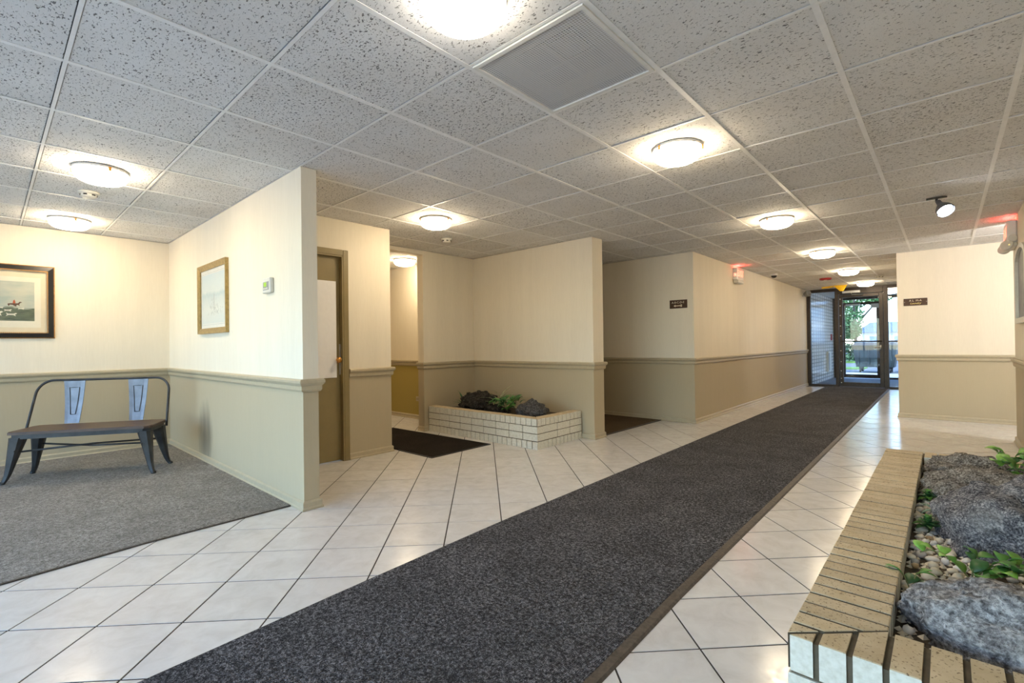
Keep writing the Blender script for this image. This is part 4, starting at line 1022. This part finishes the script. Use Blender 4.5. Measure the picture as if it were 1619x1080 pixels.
LV = {k: leaf_mesh('leaf', *a) for k, a in {
    'succ': (.042, .013, M['leaf'], .35, .3), 'succ_d': (.040, .012, M['leaf_dark'], .35, .3), 'blue': (.075, .010, M['leaf_blue'], .25, .3),
    'broad': (.055, .021, M['leaf'], .25, .25), 'broad_b': (.055, .021, M['leaf_bright'], .25, .25), 'broad_d': (.05, .02, M['leaf_dark'], .25, .25),
    'blade': (.24, .009, M['leaf_pale'], .35, .2), 'blade_d': (.20, .008, M['leaf_dark'], .35, .2), 'big': (.11, .03, M['leaf_dark'], .3, .25), 'big_b': (.11, .03, M['leaf'], .3, .25)}.items()}
rl = random.Random(11)
def put_leaf(e, kind, loc, yaw, pitch, s=1, roll=0):
    o = link('leaf', LV[kind], e); o.location = loc
    o.rotation_euler = (Matrix.Rotation(yaw, 4, 'Z') @ Matrix.Rotation(pitch, 4, 'X') @ Matrix.Rotation(roll, 4, 'Y')).to_euler(); o.scale = (s, s, s)
def rosette(x, y, z, label, kinds, n=20, s=1.0, p0=.25, p1=1.25, name='succulent'):
    e = empty(name, (x, y, z), label, 'plant'); MB().tube([(0, 0, -.01), (0, 0, .02*s)], .006*s, 6).build('stem', M['stem'], e)
    for k in range(n):
        t = k/n; put_leaf(e, rl.choice(kinds), (0, 0, .006*s+.022*s*t), k*2.4, p0+(p1-p0)*t+rl.uniform(-.1, .1), s*(1-.45*t))
def trailing(x, y, z, label, kinds, stems, s=1.0, name='leafy_plant', spread=1.0, up=.05):
    e = empty(name, (x, y, z), label, 'plant')
    for (yaw, L, nl) in stems:
        pts = []
        for k in range(6):
            t = k/5; pts.append((math.sin(-yaw)*L*t*spread, math.cos(yaw)*L*t*spread, up*math.sin(PI*t*.75)+.004))
        MB().tube(pts, .0022*s, 5).build('stem', M['stem'], e)
        for k in range(nl):
            t = (k+.7)/nl*.98; i = min(4, int(t*5)); f = t*5-i; p = [pts[i][c]+(pts[i+1][c]-pts[i][c])*f for c in range(3)]
            put_leaf(e, rl.choice(kinds), p, yaw+rl.choice((-1, 1))*rl.uniform(.5, 1.5), rl.uniform(.1, .75), s*rl.uniform(.7, 1.1), rl.uniform(-.4, .4))
rosette(-.068, 2.80, .262, 'dark green rosette succulent at the coping beside the largest rock', ('succ', 'succ_d', 'succ_d'), 30, 1.5)
rosette(-.078, 3.30, .262, 'small dark green succulent half hidden under the brown rock', ('succ_d', 'succ'), 22, 1.4)
rosette(-.045, 3.10, .262, 'blue-green spiky succulent left of the largest rock', ('blue',), 16, 1.1, .15, .9)
rosette(-.06, 3.98, .268, 'green succulent by the low dark rock at the far end', ('succ', 'succ_d'), 18, 1.2)
trailing(.055, 2.27, .275, 'bright leafy trailing plant between the two front rocks', ('broad', 'broad_b', 'broad_d'), [(-1.3, .20, 7), (-.9, .16, 6), (1.3, .14, 5), (-1.9, .18, 6), (-.2, .10, 4), (-1.45, .34, 7)], 1.15, up=.07)
trailing(-.095, 2.06, .262, 'two small green leaves at the coping by the front rock', ('broad_d', 'broad'), [(.9, .06, 3), (-.3, .07, 3)], 1.0, up=.06)
trailing(.30, 3.66, .34, 'bright green leafy plant behind the largest rock', ('broad', 'broad_b', 'broad_b', 'broad_d'), [(-.9, .22, 9), (-1.5, .24, 9), (-.3, .16, 7), (.8, .12, 5), (-2.1, .22, 8), (1.6, .10, 4)], 1.5, up=.10)
trailing(.27, 3.98, .34, 'small bright sprig between the far planter rocks', ('broad_b', 'broad'), [(.5, .10, 5), (-.6, .10, 4)], 1.2, up=.10)
# small planter
trailing(-3.96, 4.26, .29, 'dark glossy leafy plant in the small planter', ('big', 'big', 'big_b'), [(k*.9, .17, 7) for k in range(7)], 1.0, up=.14, name='leafy_plant')
def tuft(x, y, z, label, kind, n, s=1):
    e = empty('spiky_plant', (x, y, z), label, 'plant')
    for k in range(n): put_leaf(e, kind, (0, 0, 0), rl.uniform(0, 6.3), rl.uniform(.45, 1.4), s*rl.uniform(.7, 1.15))
tuft(-4.22, 4.42, .28, 'pale spiky grass-like plant between the small planter rocks', 'blade', 20, 1.25)
tuft(-4.72, 4.22, .28, 'dark grassy tuft left of the black lava rock', 'blade_d', 14, 1.1)
tuft(-3.72, 4.44, .28, 'dark grassy tuft behind the grey rock of the small planter', 'blade_d', 10, .9)

# ------------------------------------------------------------------ outside, beyond the glass doors
struct('ground_path', MB().box(-14, 8, YV+.06, 20.6, -.12, -.04), M['concrete'], 'pale concrete path outside the door', 'ground')
struct('ground_road', MB().box(-40, 30, 20.6, 60, -.16, -.06), M['asphalt'], 'grey asphalt drive beyond the path', 'ground')
struct('ground_lawn', MB().box(-40, -2.4, 23.2, 24.6, -.06, -.02).box(-40, -3.2, 29.5, 44, -.06, .02), M['lawn'], 'green lawn strips beyond the drive', 'ground')
struct('ground_front', MB().box(-30, 25, -40, YR-.12, -.16, -.06), M['concrete'], 'paved forecourt outside the lobby window', 'ground')
def dumpster(x, y, label, rz=0):
    e = empty('dumpster', (x, y, -.05), label, 'dumpster', 'dumpsters outside the door', rz)
    w, d = .62, .5
    MB().loft([[(-w*k, -d*k, z), (w*k, -d*k, z), (w*k, d*k, z), (-w*k, d*k, z)] for k, z in ((.86, .2), (1, .95))], smooth=False).build('bin', M['dumpster'], e)
    MB().rbox(-w-.05, w+.05, -d-.05, d+.05, .93, .985, .01).build('rim', M['dumpster'], e)
    MB().loft([[(-w, -d, .985), (w, -d, .985), (w, d, .985), (-w, d, .985)], [(-w*.95, -d*.6, 1.06), (w*.95, -d*.6, 1.06), (w*.95, d*.9, 1.12), (-w*.95, d*.9, 1.12)]], smooth=False).build('lid', M['black'], e)
    for k in range(4): MB().rbox(-w+.16+k*.3-.02, -w+.16+k*.3+.02, -d-.012, -d+.09, .25, .92, .004).build('rib', M['dumpster'], e)
    for sx in (-.42, .42):
        for sy in (-.32, .32):
            o = MB().lathe([(.02, -.025), (.09, -.025), (.09, .025), (.02, .025)], 16).build('wheel', M['black'], e); o.matrix_local = Matrix.Translation((sx, sy, .1)) @ Matrix.Rotation(PI/2, 4, 'Y')
            MB().rbox(sx-.035, sx+.035, sy-.02, sy+.02, .1, .22, .003).build('castor_fork', M['gunmetal'], e)
    MB().rbox(.15, .36, -d-.02, -d-.011, .72, .88, .002).build('label_plate', M['white'], e)
dumpster(-1.84, 21.3, 'grey-green wheeled dumpster seen through the glass door')
dumpster(-.30, 21.5, 'second dumpster behind the right side pane')
def foliage(name, parent, blobs, n, size, mat, seed):
    rr = random.Random(seed); mb = MB()
    for k in range(n):
        c, r = rr.choice(blobs); d = Vector((rr.gauss(0, 1), rr.gauss(0, 1), rr.gauss(0, 1))).normalized()*rr.random()**.4
        p = Vector(c)+Vector((d.x*r[0], d.y*r[1], d.z*r[2])); a = Vector((rr.gauss(0, 1), rr.gauss(0, 1), rr.gauss(0, 1))).normalized(); b = a.orthogonal().normalized(); s = size*rr.uniform(.6, 1.3)
        mb.add([p-a*s, p+b*s*.5, p+a*s, p-b*s*.5], [(0, 1, 2, 3)])
    return tag(mb.build(name, mat, parent, fix=False), kind='stuff')
def tree(x, y, h, blobs, n, size, label, seed):
    e = empty('tree', (x, y, -.05), label, 'tree', 'trees outside'); MB().tube([(0, 0, 0), (.05, 0, h*.4), (-.05, .1, h*.75), (.1, .1, h)], [.085, .07, .05, .02], 8).build('trunk', M['bark'], e)
    for a in range(4): MB().tube([(0, 0, h*.45), (math.cos(a*1.6)*.8, math.sin(a*1.6)*.8, h*.7), (math.cos(a*1.6)*1.5, math.sin(a*1.6)*1.5, h*.85)], [.06, .04, .015], 6).build('branch', M['bark'], e)
    foliage('crown', e, blobs, n, size, M['foliage'], seed)
tree(-3.55, 31, 4.2, [((-.5, 0, 2.5), (.95, .9, 1.0)), ((-.1, 0, 3.6), (1.5, 1.2, .7)), ((-.2, 0, 1.7), (.55, .6, .5)), ((.9, .2, 3.5), (.8, .7, .45)), ((-.7, 0, 4.4), (2.0, 1.4, .9))], 8000, .085, 'leafy tree on the lawn seen through the glass door', 21)
e = empty('bush', (-4.0, 30.0, 0), 'dark round bush beside the dumpster outside', 'bush'); foliage('leaves', e, [((0, 0, .5), (.8, .6, .55)), ((.8, .1, .6), (.6, .5, .5))], 1500, .08, M['foliage2'], 5)
MB().tube([(0, 0, 0), (0, 0, .5)], .05, 6).build('stem', M['bark'], e)
e = empty('building', (-1.5, 52, 0), 'white building with slate blue roof across the drive', 'building')
MB().box(-4.0, 1.2, 0, 8, -.1, 1.75).build('wall', M['render_white'], e)
MB().loft([[(-4.4, -.4, 1.75), (1.6, -.4, 1.75), (1.6, 8.4, 1.75), (-4.4, 8.4, 1.75)], [(-3.6, 2.5, 2.7), (.8, 2.5, 2.7), (.8, 5.5, 2.7), (-3.6, 5.5, 2.7)]], smooth=False).build('roof', M['roof_blue'], e)
for k in range(3): MB().rbox(-3.4+k*1.7, -2.5+k*1.7, -.06, .01, .6, 1.4, .01).build('window_pane', M['curtain_blue'], e)
e = empty('building', (-.4, 34, 0), 'blue glazed building behind the right side pane', 'building')
MB().box(0, 9, 0, 6, -.1, 6).build('wall', M['render_white'], e)
for k in range(4):
    for z in range(3): MB().rbox(.25+k*1.5, 1.45+k*1.5, -.05, .01, .4+z*1.9, 1.8+z*1.9, .01).build('window_pane', M['curtain_blue'], e)
